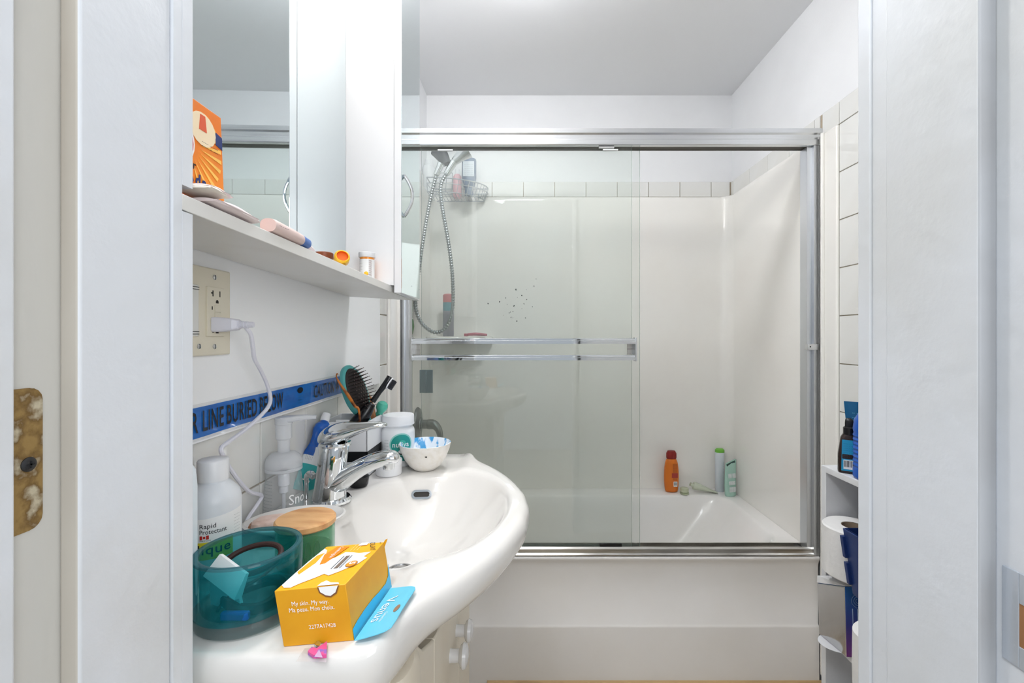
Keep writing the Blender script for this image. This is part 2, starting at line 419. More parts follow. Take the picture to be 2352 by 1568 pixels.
# mildew specks, thin flecks on the back panel
M_speck = mat('mildew', (50, 50, 48), 0.9)
sp_g = []
for _ in range(26):
    px = random.gauss(1180, 30); py = 700+random.gauss(0, 28)-(px-1180)*0.25
    c = P(px, py, SB-0.0006); r = random.uniform(0.0018, 0.0050)
    n = 6; V = [(c.x+r*random.uniform(0.5, 1.1)*math.cos(2*PI*j/n), SB-0.0006, c.z+r*random.uniform(0.5, 1.1)*math.sin(2*PI*j/n)) for j in range(n)]
    sp_g.append((V, [tuple(range(n))]))
o = mk('mildew_specks', join(*sp_g), M_speck, ts, smooth=False); o['kind'] = 'stuff'

# ------------------------------------------------------------------ bathtub
tb = thing('bathtub', 'white bathtub with stepped apron below the sliding glass doors', 'bathtub')
ZR = 0.44
prof = [(1.56, 0.0), (1.5485, 0.0), (1.5485, 0.195), (1.5500, 0.2), (1.5555, 0.205), (1.5555, 0.395), (1.5540, 0.412), (1.5480, 0.424), (1.5410, 0.431), (1.5400, 0.436), (1.5440, 0.4395), (1.552, 0.4400), (1.62, 0.4400)]
prof = [(1.56, 0.0), (1.5465, 0.0), (1.5475, 0.195), (1.5490, 0.2015), (1.5535, 0.206), (1.5540, 0.395), (1.5530, 0.410), (1.5490, 0.421), (1.5445, 0.428), (1.5435, 0.434), (1.5460, 0.4385), (1.552, 0.4400), (1.615, 0.4400)]
V = []
for x in (-0.455, 0.999):
    V += [(x, y, z) for y, z in prof]
n = len(prof)
mk('apron', (V, [(i, i+1, n+i+1, n+i) for i in range(n-1)]), M_tub, tb, angle=60)
def tubring(dx0, dx1, y0, y1, z, r):
    w, h = (SR-dx1)-(SL+dx0), y1-y0; cx, cy = ((SR-dx1)+(SL+dx0))/2, (y0+y1)/2
    return [(cx+u, cy+v, z) for u, v in rrect(w, h, r, 8)]
rings = [tubring(0.001, 0.001, 1.6149, 2.231, 0.440, 0.02), tubring(0.06, 0.055, 1.633, 2.148, 0.440, 0.10), tubring(0.066, 0.061, 1.638, 2.142, 0.438, 0.10),
         tubring(0.072, 0.070, 1.644, 2.135, 0.430, 0.10), tubring(0.085, 0.12, 1.655, 2.122, 0.36, 0.11), tubring(0.10, 0.20, 1.67, 2.105, 0.26, 0.12), tubring(0.12, 0.29, 1.69, 2.085, 0.16, 0.13),
         tubring(0.15, 0.36, 1.72, 2.06, 0.11, 0.13), tubring(0.22, 0.44, 1.78, 2.00, 0.095, 0.10)]
mk('basin', loft(rings, True, False, True), M_tub, tb, angle=60)

# ------------------------------------------------------------------ shower door frame
fr = thing('shower_door_frame', 'polished aluminium frame of the sliding tub doors', 'door frame')
ztop, zbot = 1.893, 1.836
hp = [(1.560, zbot), (1.546, zbot), (1.544, zbot+0.003), (1.544, zbot+0.019), (1.549, zbot+0.022), (1.549, zbot+0.037), (1.5445, zbot+0.042), (1.5445, ztop), (1.600, ztop), (1.600, zbot+0.002), (1.597, zbot+0.002), (1.597, ztop-0.003), (1.560, ztop-0.003)]
mk('header_rail', prism(hp, lambda u, v, w: (-0.445+w, u, v), 1.457), M_alu, fr, smooth=False)
mk('header_channel_shade', box(-0.44, 1.0, 1.562, 1.596, zbot+0.004, zbot+0.012), mat('channel_shadow', (96, 92, 86), 0.6), fr)  # dark strip standing in for the shade inside the header channel
# bottom track
bp = [(1.552, 0.4405), (1.5445, 0.4405), (1.5445, 0.445), (1.5500, 0.449), (1.5500, 0.462), (1.556, 0.467), (1.558, 0.467), (1.558, 0.452), (1.592, 0.452), (1.592, 0.464), (1.596, 0.464), (1.596, 0.4405)]
mk('bottom_track', prism(bp, lambda u, v, w: (-0.445+w, u, v), 1.427), M_alu_d, fr, smooth=False)
# side jambs
for s in (-1, 1):
    if s > 0:
        mk('side_jamb', join(box(0.980, 1.000, 1.546, 1.562, 0.441, zbot), box(0.964, 0.9805, 1.558, 1.598, 0.455, zbot)), M_jamb, fr, smooth=False, bevel=0.001)
    else:
        mk('side_jamb', join(box(-0.432, -0.412, 1.546, 1.562, 0.441, zbot), box(-0.4125, -0.398, 1.556, 1.598, 0.455, zbot)), M_jamb, fr, smooth=False, bevel=0.001)
q = P(1866, 796, 1.546)
mk('bumper', join(box(0.9555, 0.978, 1.538, 1.558, q.z-0.011, q.z+0.009), box(0.978, 0.996, 1.5415, 1.546, q.z-0.011, q.z+0.009)), M_alu, fr, bevel=0.001)
mk('bumper_hole', xf(lathe([(0.0022, 0), (0.0022, 0.0004)], 10), Matrix.Translation((0.963, 1.5378, q.z)) @ Matrix.Rotation(PI/2, 4, 'X')), M_ink, fr)
for px, py in ((1393, 339), (1402, 344.5), (1023, 345)):
    c = P(px, py, 1.556)
    mk('glide', box(c.x-0.026, c.x+0.026, 1.552, 1.560, c.z-0.0025, c.z+0.0025), M_plastic_w, fr, bevel=0.0008)
c = P(1404, 1254, 1.552)
mk('bottom_guide', box(c.x-0.038, c.x+0.038, 1.5585, 1.566, 0.4525, 0.476), M_black, fr, bevel=0.001)

# ------------------------------------------------------------------ glass doors
def glass_door(name, label, x0, x1, y, zb_, zt_):
    t = thing(name, label, 'glass door', 'sliding tub doors')
    mk('glass_pane', box(x0, x1, y-0.0025, y+0.0025, zb_, zt_), [M_glass, M_glass_edge], t, smooth=False, fmat=lambda c, nn: 0 if abs(nn.y) > 0.5 else 1)
    mk('top_hanger', box(x0, x1, y-0.004, y+0.004, zt_-0.001, zt_+0.004), M_alu, t)
    return t
d1 = glass_door('sliding_glass_door', 'front sliding glass door carrying the double towel bar', -0.390, 0.366, 1.566, 0.4535, 1.842)
d2 = glass_door('sliding_glass_door', 'rear sliding glass door behind the towel bar door with a small finger pull', -0.362, 0.398, 1.584, 0.4535, 1.842)
# towel bars
xa, xb = P(943, 800, 1.535).x, P(1462, 800, 1.535).x
z_up, z_lo = P(1200, 783, 1.535).z, P(1200, 821, 1.535).z
for z in (z_up, z_lo):
    pr = [(-0.004, -0.009), (0.003, -0.009), (0.004, -0.002), (-0.0005, 0.0), (-0.001, 0.006), (-0.004, 0.009), (0.003, 0.009)]
    pr = [(0.004, -0.009), (-0.0045, -0.009), (-0.0045, 0.0), (-0.0015, 0.0015), (-0.001, 0.0065), (-0.0035, 0.009), (0.004, 0.009)]
    mk('towel_bar', prism(pr, lambda u, v, w, z=z: (xa+0.004+w, 1.535+u, z+v), xb-xa-0.008), M_chrome, d1, smooth=False)
for x0, x1 in ((xa, xa+0.005), (xb-0.005, xb)):
    mk('bar_bracket', box(x0, x1, 1.529, 1.563, z_lo-0.012, z_up+0.012), M_alu, d1, bevel=0.001)
for x0 in (xa+0.004, xb-0.026):
    mk('bracket_plate', box(x0, x0+0.022, 1.5605, 1.563, z_lo+0.009, z_up-0.009), M_alu_d, d1, bevel=0.0005)
# finger pull on rear door
c0, c1 = P(964, 902, 1.579), P(994, 849, 1.579)
fp = mk('finger_pull', join(box(c0.x, c1.x, 1.5785, 1.5813, c0.z, c1.z), box(c0.x+0.019, c0.x+0.023, 1.574, 1.579, c0.z, c1.z), box(c0.x, c0.x+0.003, 1.576, 1.579, c0.z, c1.z)), mat('pull_metal', (140, 156, 162), 0.25, 1.0), d2, bevel=0.0008)

# ------------------------------------------------------------------ shower fittings behind the glass
M_satin = mat('satin_metal', (138, 142, 142), 0.35, 1.0)
vl = thing('shower_valve', 'grey chrome shower valve with lever on the alcove wall', 'valve')
vc = Vector((SL, 1.92, P(967, 974, 1.92).z))
mk('escutcheon', xf(lathe([(0.072, 0), (0.072, 0.003), (0.066, 0.010), (0.03, 0.016), (0.028, 0.020)], 36), Matrix.Translation(vc) @ Matrix.Rotation(PI/2, 4, 'Y')), M_satin, vl)
mk('spindle', xf(lathe([(0.019, 0.012), (0.019, 0.045), (0.021, 0.047), (0.021, 0.068), (0.018, 0.072)], 24), Matrix.Translation(vc) @ Matrix.Rotation(PI/2, 4, 'Y')), M_satin, vl)
mk('lever', tube([vc+Vector((0.055, 0, 0.002)), vc+Vector((0.075, -0.005, -0.002)), vc+Vector((0.092, -0.008, -0.02)), vc+Vector((0.100, -0.01, -0.048)), vc+Vector((0.102, -0.01, -0.078))], [0.019, 0.019, 0.015, 0.012, 0.010], 14, 5), M_satin, vl)
# shower arm, holder and hose
sh = thing('hand_shower', 'chrome hand shower with looping metal hose in the alcove corner', 'shower')
YS = 1.86
def q3(x, y, Y=YS): return P(x, y, Y)
hc = q3(1017, 360)
mk('shower_arm', tube([(-0.487, YS, hc.z+0.055), (-0.44, YS, hc.z+0.055), (hc.x-0.03, YS, hc.z+0.03), hc], 0.010, 12, 5), M_chrome, sh)
mk('arm_flange', xf(lathe([(0.028, 0), (0.027, 0.004), (0.014, 0.012)], 24), Matrix.Translation((-0.4868, YS, hc.z+0.055)) @ Matrix.Rotation(PI/2, 4, 'Y')), M_chrome, sh)
M_dkgrey = mat('dark_grey_rubber', (60, 62, 66), 0.5)
mk('holder', tube([hc+Vector((-0.025, 0, 0.03)), hc, hc+Vector((0.015, 0, -0.03))], [0.030, 0.026, 0.018], 16, 4), M_dkgrey, sh)
a, b = q3(1013, 376), q3(1002, 402)
mk('hose_nut', tube([a, a.lerp(b, 0.5), b], [0.0155, 0.0135, 0.0125], 14), M_chrome, sh)
a, b = q3(1042, 372), q3(1025, 400)
mk('hose_nut', tube([a, a.lerp(b, 0.5), b], [0.0155, 0.0145, 0.0125], 14), M_chrome, sh)
hs, he = q3(1042, 372), q3(1072, 346)
mk('spray_head', tube([hs, hs.lerp(he, 0.5), he], [0.014, 0.022, 0.034], 18, 3), M_alu, sh)
hpts = [q3(x, y) for x, y in ((1002, 402), (992, 440), (982, 490), (972, 550), (962, 620), (955, 680), (956, 712), (966, 738), (985, 757), (1003, 763), (1021, 755), (1034, 733), (1040, 700), (1040, 650), (1036, 600), (1028, 545), (1018, 490), (1012, 445), (1014, 420), (1025, 400))]
hp_ = catmull(hpts, 14)
rr = [0.0072+0.0011*math.sin(i*PI) for i in range(len(hp_))]
m_hose = mat('hose_steel', (158, 163, 166), 0.25, 1.0)
# ribbed hose: rings alternate radius along an even spacing
def resample(pts, d):
    out = [pts[0]]; acc = 0
    for i in range(1, len(pts)):
        a, b = pts[i-1], pts[i]; L = (b-a).length
        while acc+L >= d:
            a = a.lerp(b, (d-acc)/L); L = (b-a).length; acc = 0; out.append(a.copy())
        acc += L
    return out
hr = resample(hp_, 0.0027)
mk('hose', tube(hr, [(0.0086 if (i % 4) < 2 else 0.0064) for i in range(len(hr))], 10), [m_hose, M_dkgrey], sh, angle=80,
   fmat=None)
# colour the grooves dark by ring index
me = sh.children[-1].data
for p in me.polygons:
    i = p.vertices[0]//10
    p.material_index = 1 if (i % 4) >= 2 else 0

# wire caddy in the corner
cd = thing('wire_caddy', 'white wire corner caddy holding shower bottles', 'caddy')
M_wire = mat('white_wire', (168, 173, 178), 0.3)
cz = P(1040, 452, 2.15).z
def cad(r, z, n=14): return [Vector((SL+0.012+r*math.cos(a)*1.0, SB-0.012-r*0.62*math.sin(a), z)) for a in [PI/2*i/n for i in range(n+1)]]
RC = 0.265
rim = [Vector((SL+0.01, SB-0.01, cz+0.06))]+cad(RC, cz+0.06)
low = [Vector((SL+0.01, SB-0.01, cz))]+cad(RC-0.02, cz)
mk('rim', join(tube(rim, 0.0028, 8, closed=True), tube([p+Vector((0, 0, -0.025)) for p in rim], 0.0018, 6, closed=True)), M_wire, cd)
g = [tube(low, 0.0022, 6, closed=True)]
for a_, b_ in zip(cad(RC, cz+0.06), cad(RC-0.02, cz)): g.append(tube([a_, b_], 0.0016, 6))
for i in range(14):
    x = SL+0.018+i*0.0165
    yf = SB-0.012-(RC-0.02)*0.62*math.sqrt(max(0, 1-((x-SL-0.012)/(RC-0.02))**2))
    g.append(tube([(x, SB-0.012, cz), (x, yf, cz)], 0.0015, 6))
mk('grid', join(*g), M_wire, cd)
mk('hanger', tube([(SL+0.02, SB-0.008, cz+0.06), (SL+0.02, SB-0.006, cz+0.14), (SL+0.1, SB-0.006, cz+0.14), (SL+0.1, SB-0.008, cz+0.06)], 0.0022, 8), M_wire, cd)
def bottle(name, label, cat, x, y, z, prof, m, cap, capm, group=None, sy=1.0, n=28, rot=0):
    t = thing(name, label, cat, group, (x, y, z), rot)
    mk('body', xf(lathe(prof, n), Matrix.Diagonal((1, sy, 1, 1))), m, t)
    if cap: mk('cap', xf(lathe(cap, n), Matrix.Diagonal((1, sy, 1, 1))), capm, t)
    return t
zc2 = cz+0.0025
M_lab = mat('pale_label', (205, 212, 220), 0.5)
bw = bottle('shampoo_bottle', 'white bottle in the wire caddy beside the shower holder', 'bottle', P(985, 400, 2.16).x, 2.16, zc2, [(0.026, 0), (0.029, 0.004), (0.029, 0.13), (0.024, 0.145)], M_plastic_w, [(0.018, 0.1455), (0.018, 0.175), (0.015, 0.178)], M_plastic_w, 'bottles in the shower caddy')
bb = bottle('shampoo_bottle', 'blue grey bottle standing upside down in the wire caddy', 'bottle', P(1078, 400, 2.15).x, 2.14, zc2, [(0.020, 0.0), (0.020, 0.035), (0.026, 0.04), (0.034, 0.08), (0.034, 0.165), (0.031, 0.172)], mat('slate_blue_plastic', (86, 104, 134), 0.35), None, None, 'bottles in the shower caddy', 0.6)
mk('label_print', box(-0.026, 0.026, -0.0212, -0.0205, 0.085, 0.155), M_lab, bb)
for r_ in range(6): lettering('-- --- --', (-0.02, -0.0213, 0.092+0.009*r_), (1, 0, 0), (0, 0, 1), 0.008, M_inkgrey, bb, 0.04)
bottle('shampoo_bottle', 'pink bottle at the middle of the wire caddy', 'bottle', P(1050, 410, 2.17).x, 2.175, zc2, [(0.018, 0), (0.020, 0.003), (0.020, 0.10), (0.012, 0.112)], mat('pink_plastic', (226, 176, 184), 0.35), [(0.011, 0.1125), (0.011, 0.135)], M_plastic_w, 'bottles in the shower caddy')
# things on the corner ledge
bp_ = bottle('shaving_can', 'pink and grey can on the corner ledge below the hose', 'can', P(1030, 765, 2.15).x, 2.15, 1.1852, [(0.024, 0), (0.026, 0.003), (0.026, 0.16)], mat('grey_violet_can', (150, 150, 160), 0.3, 0.3), [(0.0255, 0.1602), (0.0255, 0.195), (0.02, 0.2)], mat('salmon_plastic', (205, 120, 124), 0.4))
patch_cyl(0, 0, 0.026, -2.6, -0.6, 0.12, 0.16, mat('teal_band', (96, 150, 160), 0.4), bp_)
rz = thing('pink_razor', 'pink razor lying on the corner ledge', 'razor', None, (P(1092, 764, 2.14).x, 2.14, 1.1852))
M_pink = mat('razor_pink', (196, 110, 124), 0.4)
mk('handle', tube([(-0.035, 0, 0.009), (0, 0, 0.011), (0.03, 0, 0.009), (0.055, 0, 0.007)], [0.006, 0.008, 0.007, 0.005], 10, 4), M_pink, rz)
mk('blade_head', box(-0.052, -0.036, -0.018, 0.018, 0.001, 0.014), M_pink, rz, bevel=0.002)
# green scrubber hung on the alcove wall, only its edge shows
gs = thing('green_scrubber', 'green scrub pad hanging at the edge of the shower door', 'scrubber')
c = P(950, 728, 1.72)
g = [(-0.006, 0.07), (0.006, 0.07), (0.005, 0.0), (0.014, -0.01), (0.018, -0.035), (0.012, -0.06), (0.003, -0.075), (-0.006, -0.09)]
mk('pad', prism(g, lambda u, v, w: (SL+0.008+u*0.8+0.006, 1.70+w, c.z+v), 0.06), mat('scrub_green', (96, 140, 88), 0.8), gs, bevel=0.002)
mk('hook', tube([(SL+0.0005, 1.73, c.z+0.085), (SL+0.016, 1.73, c.z+0.085), (SL+0.016, 1.73, c.z+0.066)], 0.002, 8), M_plastic_w, gs)

# ------------------------------------------------------------------ bottles on the tub ledge
YL = 2.185
M_orange = mat('orange_plastic', (222, 120, 40), 0.3)
def ell_loft(secs, n=28, e=2.2):
    return loft([[(cx+u, cy+v, z) for u, v in superell(a, b, n, e)] for (cx, cy, z, a, b) in secs])
ob = thing('orange_shampoo_bottle', 'orange shampoo bottle with dark red cap on the tub ledge', 'bottle', None, (P(1542, 1130, YL).x, YL, 0.4405))
mk('body', ell_loft([(0, 0, 0, 0.028, 0.017), (0, 0, 0.004, 0.031, 0.019), (0, 0, 0.05, 0.036, 0.021), (0, 0, 0.10, 0.0355, 0.021), (0, 0, 0.14, 0.031, 0.019), (0, 0, 0.157, 0.024, 0.016), (0, 0, 0.160, 0.018, 0.014)]), M_orange, ob, sub=1)
mk('cap', ell_loft([(0, 0, 0.160, 0.023, 0.016), (0, 0, 0.165, 0.0245, 0.017), (0, 0, 0.185, 0.024, 0.017), (0, 0, 0.196, 0.018, 0.013), (0, 0, 0.198, 0.008, 0.006)]), mat('dark_red_plastic', (142, 34, 30), 0.3), ob)
mk('label_print', join(box(0.0, 0.022, -0.0208, -0.0200, 0.060, 0.138)), mat('orange_label', (198, 102, 34), 0.5), ob)
mk('label_band', box(-0.004, 0.024, -0.0212, -0.0204, 0.072, 0.094), mat('red_label', (170, 60, 50), 0.5), ob)
mk('barcode_patch', box(0.004, 0.022, -0.0212, -0.0200, 0.030, 0.054), M_whiteink, ob)
for i in range(7): mk('barcode_line', box(0.006+i*0.0022, 0.0071+i*0.0022, -0.0214, -0.0211, 0.036, 0.051), M_ink, ob)
for i in range(5): lettering('------ -- ----', (0.002, -0.0210, 0.1+0.0075*i), (1, 0, 0), (0, 0, 1), 0.006, mat('brown_ink', (96, 50, 24), 0.6), ob, 0.019)
wbt = thing('white_shampoo_bottle', 'slim white bottle with green cap standing in the tub corner', 'bottle', None, (P(1653, 1133, 2.19).x, 2.19, 0.4405))
mk('body', ell_loft([(0, 0, 0, 0.019, 0.014), (0, 0, 0.003, 0.021, 0.016), (0, 0, 0.186, 0.022, 0.016), (0, 0, 0.188, 0.021, 0.015)]), mat('cool_white_plastic', (220, 226, 232), 0.35), wbt)
mk('cap', ell_loft([(0, 0, 0.188, 0.022, 0.016), (0, 0, 0.200, 0.0215, 0.016), (0, 0, 0.206, 0.014, 0.010)]), mat('leaf_green_plastic', (116, 186, 70), 0.35), wbt)
lettering('-- -- - ---', (0.012, -0.0152, 0.09), (0, 0, 1), (-1, 0, 0), 0.007, M_inkgrey, wbt, 0.055)
M_pale_green = mat('pale_green_tube', (206, 212, 192), 0.35, var=(194, 200, 178), vscale=30)
gt = thing('green_cream_tube', 'pale green squeezed tube lying on the tub ledge', 'tube')
t0, t1 = P(1592, 1115, 2.165), P(1645, 1131, 2.165)
rings = []
for i, (s, a, b) in enumerate(((0, 0.016, 0.016), (0.03, 0.021, 0.019), (0.2, 0.026, 0.017), (0.5, 0.028, 0.011), (0.8, 0.029, 0.005), (0.97, 0.030, 0.0018), (1.0, 0.030, 0.0012))):
    c = Vector((t0.x, 2.165, 0.4405+0.036)).lerp(Vector((t1.x+0.003, 2.165, 0.4405+0.004)), s)
    c = c+Vector((0, 0, 0))
    ax = (Vector((t1.x, 0, 0.004))-Vector((t0.x, 0, 0.036))).normalized(); up = Vector((-ax.z, 0, ax.x))
    rings.append([tuple(c+Vector((0, 1, 0))*u*0.6*1.0+up*v+up*0.0+Vector((0, 0, 0))) for u, v in superell(a, b, 22)])
mk('body', loft(rings), M_pale_green, gt)
mk('neck', tube([(t0.x-0.014, 2.165, 0.483), (t0.x+0.001, 2.165, 0.4765)], 0.009, 14), M_pale_green, gt)
for i in range(5): lettering('---- - ---', (t0.x+0.03, 2.1515, 0.478-0.0045*i), (0.93, 0, -0.36), (0.36, 0, 0.93), 0.0045, M_inkgrey, gt, 0.05)
gc = thing('green_tube_cap', 'round olive green cap beside the orange bottle on the tub ledge', 'cap', None, (P(1572, 1133, 2.155).x, 2.155, 0.4405))
mk('base', lathe([(0.019, 0), (0.0205, 0.002), (0.0205, 0.007), (0.017, 0.008)], 24), mat('olive_green_plastic', (172, 180, 148), 0.3), gc)
mk('ring', lathe([(0.0165, 0.008), (0.0195, 0.011), (0.0195, 0.027), (0.017, 0.0285), (0.004, 0.0285)], 24), mat('pale_olive_plastic', (200, 206, 178), 0.3), gc)
po = thing('teal_refill_pouch', 'torn pale teal refill pouch standing at the tub corner', 'pouch', None, (P(1675, 1147, 2.15).x-0.004, 2.128, 0.4405), math.radians(14))
rings = []
for z, a, b, dx in ((0, 0.026, 0.012, 0), (0.006, 0.029, 0.016, 0), (0.05, 0.030, 0.014, -0.002), (0.10, 0.030, 0.008, -0.001), (0.135, 0.030, 0.003, 0.001), (0.150, 0.029, 0.0012, 0.002)):
    rings.append([(dx+u, v, z+(0.022*(u/0.03+1)/2 if z > 0.12 else 0)+(0.003*math.sin(u*400) if z > 0.14 else 0)) for u, v in superell(a, b, 26)])
mk('body', loft(rings), mat('pale_teal_film', (170, 206, 192), 0.3, bump=0.4, bscale=40), po)
mk('torn_edge', xf(box(-0.024, 0.024, -0.0024, -0.0016, 0.0, 0.010), Matrix.Translation((0.002, 0, 0.147)) @ Matrix.Rotation(-0.36, 4, 'Y')), mat('dark_teal_print', (48, 74, 70), 0.5), po)
def pz(z): return -0.0165+0.0085*sstep(0.04, 0.12, z)
M_pp = mat('pouch_print_white', (222, 228, 226), 0.5)
for x0, x1, za, zb3 in ((-0.020, -0.001, 0.086, 0.106), (0.002, 0.020, 0.086, 0.106), (-0.020, 0.014, 0.056, 0.072), (-0.018, 0.016, 0.022, 0.046)):
    mk('print_panel', hexa([(x0, pz(za)-0.0004, za), (x1, pz(za)-0.0004, za), (x1, pz(za), za), (x0, pz(za), za), (x0, pz(zb3)-0.0004, zb3), (x1, pz(zb3)-0.0004, zb3), (x1, pz(zb3), zb3), (x0, pz(zb3), zb3)]), M_pp, po, smooth=False)
    for k in range(int((zb3-za)/0.006)):
        zz = za+0.002+0.006*k
        lettering('---- -- --', (x0+0.001, pz(zz)-0.0008, zz), (1, 0, 0), (0, 0.1, 1), 0.006, M_inkgrey, po, x1-x0-0.002)

# ------------------------------------------------------------------ shelf, mirror and cabinet on left wall
def sh_bot(x, y): return ZC+0.1095-0.0325*(y-0.385)+0.06*(-0.285-x)
TH = 0.014
def sh_top(x, y): return sh_bot(x, y)+TH
sf = mk('wall_shelf', hexa([(-0.4295, 0.397, sh_bot(-0.4295, 0.397)), (-0.2996, 0.397, sh_bot(-0.2996, 0.397)), (-0.277, 1.112, sh_bot(-0.277, 1.112)), (-0.4295, 1.112, sh_bot(-0.4295, 1.112)),
      (-0.4295, 0.397, sh_top(-0.4295, 0.397)), (-0.2996, 0.397, sh_top(-0.2996, 0.397)), (-0.277, 1.112, sh_top(-0.277, 1.112)), (-0.4295, 1.112, sh_top(-0.4295, 1.112))]), M_shelf_lam, None, bevel=0.0008)
tag(sf, 'long narrow white shelf under the mirror cabinet', 'shelf')
mc = thing('mirror_cabinet', 'shallow white cabinet with mirror front above the shelf', 'mirror cabinet')
ZM0, ZM1 = sh_top(-0.40, 0.42)+0.0005, 1.985
mk('body', box(-0.4295, -0.385, 0.412, 0.9485, ZM0, ZM1), M_white_lam, mc)
an = math.radians(1.3)
Mm = Matrix.Translation((-0.3745, 0.9478, 0)) @ Matrix.Rotation(an, 4, 'Z')
mk('mirror_door', xf(box(-0.005, 0.0, -0.536, 0, ZM0+0.001, ZM1), Mm), M_mirror, mc, smooth=False)
tc = thing('tall_wall_cabinet', 'tall white wall cabinet with mirrored door next to the shower', 'cabinet')
ZT0 = sh_top(-0.4295, 0.95)+0.0005; ZT1 = 2.10
zf = sh_top(-0.277, 0.951)
mk('body', hexa([(-0.4295, 0.9495, ZT0), (-0.2748, 0.9495, zf), (-0.2748, 1.110, zf-0.0045), (-0.4295, 1.110, ZT0-0.0045), (-0.4295, 0.9495, ZT1), (-0.2748, 0.9495, ZT1), (-0.2748, 1.110, ZT1), (-0.4295, 1.110, ZT1)]), M_white_lam, tc, bevel=0.0008)
zdb = P(905, 672, 0.95).z
dr = mk('door', hexa([(-0.2740, 0.9490, zdb), (-0.2592, 0.9490, zdb), (-0.2592, 1.112, zdb-0.004), (-0.2740, 1.112, zdb-0.004), (-0.2740, 0.9490, ZT1), (-0.2592, 0.9490, ZT1), (-0.2592, 1.112, ZT1), (-0.2740, 1.112, ZT1)]), M_white_lam, tc, bevel=0.0006)
mk('mirror_face', box(-0.2591, -0.2585, 0.9500, 1.1115, zdb, ZT1), M_mirror, dr, smooth=False)
zh0, zh1 = P(925, 497, 0.965).z, P(925, 402, 0.965).z
mk('handle', tube([(-0.2585, 0.967, zh0), (-0.250, 0.967, zh0+0.012), (-0.242, 0.967, zh0+0.03), (-0.2405, 0.967, (zh0+zh1)/2), (-0.242, 0.967, zh1-0.03), (-0.250, 0.967, zh1-0.012), (-0.2585, 0.967, zh1)], 0.0035, 10, 4), M_chrome, dr)
# vanity lamp over the mirrors
vlamp = thing('vanity_lamp', 'round white vanity lamp above the mirrors', 'lamp')
LY, LZ = 0.72, 2.135
mk('backplate', xf(lathe([(0.055, 0), (0.055, 0.008), (0.045, 0.014)], 32), Matrix.Translation((-0.4298, LY, LZ)) @ Matrix.Rotation(PI/2, 4, 'Y')), M_chrome, vlamp)
mk('socket', xf(lathe([(0.024, 0.012), (0.024, 0.03)], 20), Matrix.Translation((-0.4298, LY, LZ)) @ Matrix.Rotation(PI/2, 4, 'Y')), M_plastic_w, vlamp)
M_bulb = mat('lit_bulb', (255, 251, 245), 0.5, emit=84.0)
mk('globe', tr(lathe([(0.001, -0.055)]+[(0.055*math.sin(PI*i/14), -0.055*math.cos(PI*i/14)) for i in range(1, 14)]+[(0.001, 0.055)], 28), -0.345, LY, LZ), M_bulb, vlamp)

cl = thing('ceiling_fill_light', 'added round white dome on the bathroom ceiling, unseen fill light', 'lamp', None, (0.03, 1.31, ZCEIL))  # added dome, out of view, spreads light more evenly over the room
mk('fill_light_base_ring', lathe([(0.118, -0.001), (0.118, -0.018), (0.108, -0.022)], 40), M_plastic_w, cl)
mk('dome', lathe([(0.107, -0.020), (0.105, -0.035), (0.088, -0.055), (0.056, -0.068), (0.02, -0.073), (0.001, -0.074)], 40), mat('fill_dome', (250, 252, 255), 0.5, emit=53.0), cl)  # glowing dome of the added fill light
# ------------------------------------------------------------------ things on the shelf
bs = thing('baking_soda_box', 'orange and blue baking soda box standing on the shelf before the mirror', 'box')
bx0, bx1, by0, by1 = -0.362, -0.330, 0.415, 0.500
zb0 = sh_top(-0.346, 0.46)+0.0005; zb1 = P(490, 272, 0.497).z
M_bso = mat('soda_orange', (236, 124, 24), 0.45, var=(246, 150, 44), vscale=14, vlo=0.5, vhi=0.8)
mk('carton', hexa([(bx0, by0, zb0), (bx1, by0, zb0), (bx1, by1, zb0), (bx0, by1, zb0), (bx0-0.001, by0, zb1), (bx1-0.002, by0, zb1), (bx1-0.002, by1-0.004, zb1), (bx0-0.001, by1-0.004, zb1)]), M_bso, bs, bevel=0.0006)
M_navy = mat('soda_blue', (30, 48, 112), 0.5)
M_red = mat('logo_red', (204, 44, 34), 0.5)
M_yellowray = mat('ray_yellow', (252, 196, 92), 0.5)
def fx(u, v, w=0): # face of the soda box: u along Y, v height 0..1
    h = zb1-zb0
    return (bx1-0.002*v/h+0.0003+w, by0+u, zb0+v)
H = zb1-zb0
mk('blue_band', prism([(0.0, H*0.70), (0.030, H*0.70), (0.030, H*0.90), (0.0, H*0.95)], fx, 0.0003), M_navy, bs, smooth=False)
mk('blue_corner', prism([(0.071, H*0.70), (0.0815, H*0.68), (0.0812, H*0.80), (0.071, H*0.82)], fx, 0.0003), M_navy, bs, smooth=False)
mk('picture_oval', prism([(0.052+0.019*math.cos(a), H*0.77+0.017*math.sin(a)) for a in [2*PI*i/18 for i in range(18)]], fx, 0.0004), mat('cream_print', (246, 226, 190), 0.5), bs, smooth=False)
mk('picture_tag', prism([(0.046+u*0.5, H*0.755+v) for u, v in ((0, 0), (0.022, 0), (0.018, 0.016), (0.004, 0.016))], fx, 0.0008), mat('tag_orange', (220, 90, 50), 0.5), bs, smooth=False)
for k in range(9):
    a = -1.15+0.22*k
    mk('ray', prism([(min(0.0795, 0.028+r_*math.cos(a+da)), H*0.58+r_*0.95*math.sin(a+da)) for r_, da in ((0.020, 0), (0.052, -0.05), (0.052, 0.04))], fx, 0.00015), M_yellowray, bs, smooth=False)
mk('logo_ring', prism([(0.018+0.0215*math.cos(a), H*0.58+0.0235*math.sin(a)) for a in [2*PI*i/24 for i in range(24)]], fx, 0.0005), M_whiteink, bs, smooth=False)
mk('logo_disc', prism([(0.018+0.0195*math.cos(a), H*0.58+0.0215*math.sin(a)) for a in [2*PI*i/24 for i in range(24)]], fx, 0.0008), M_red, bs, smooth=False)
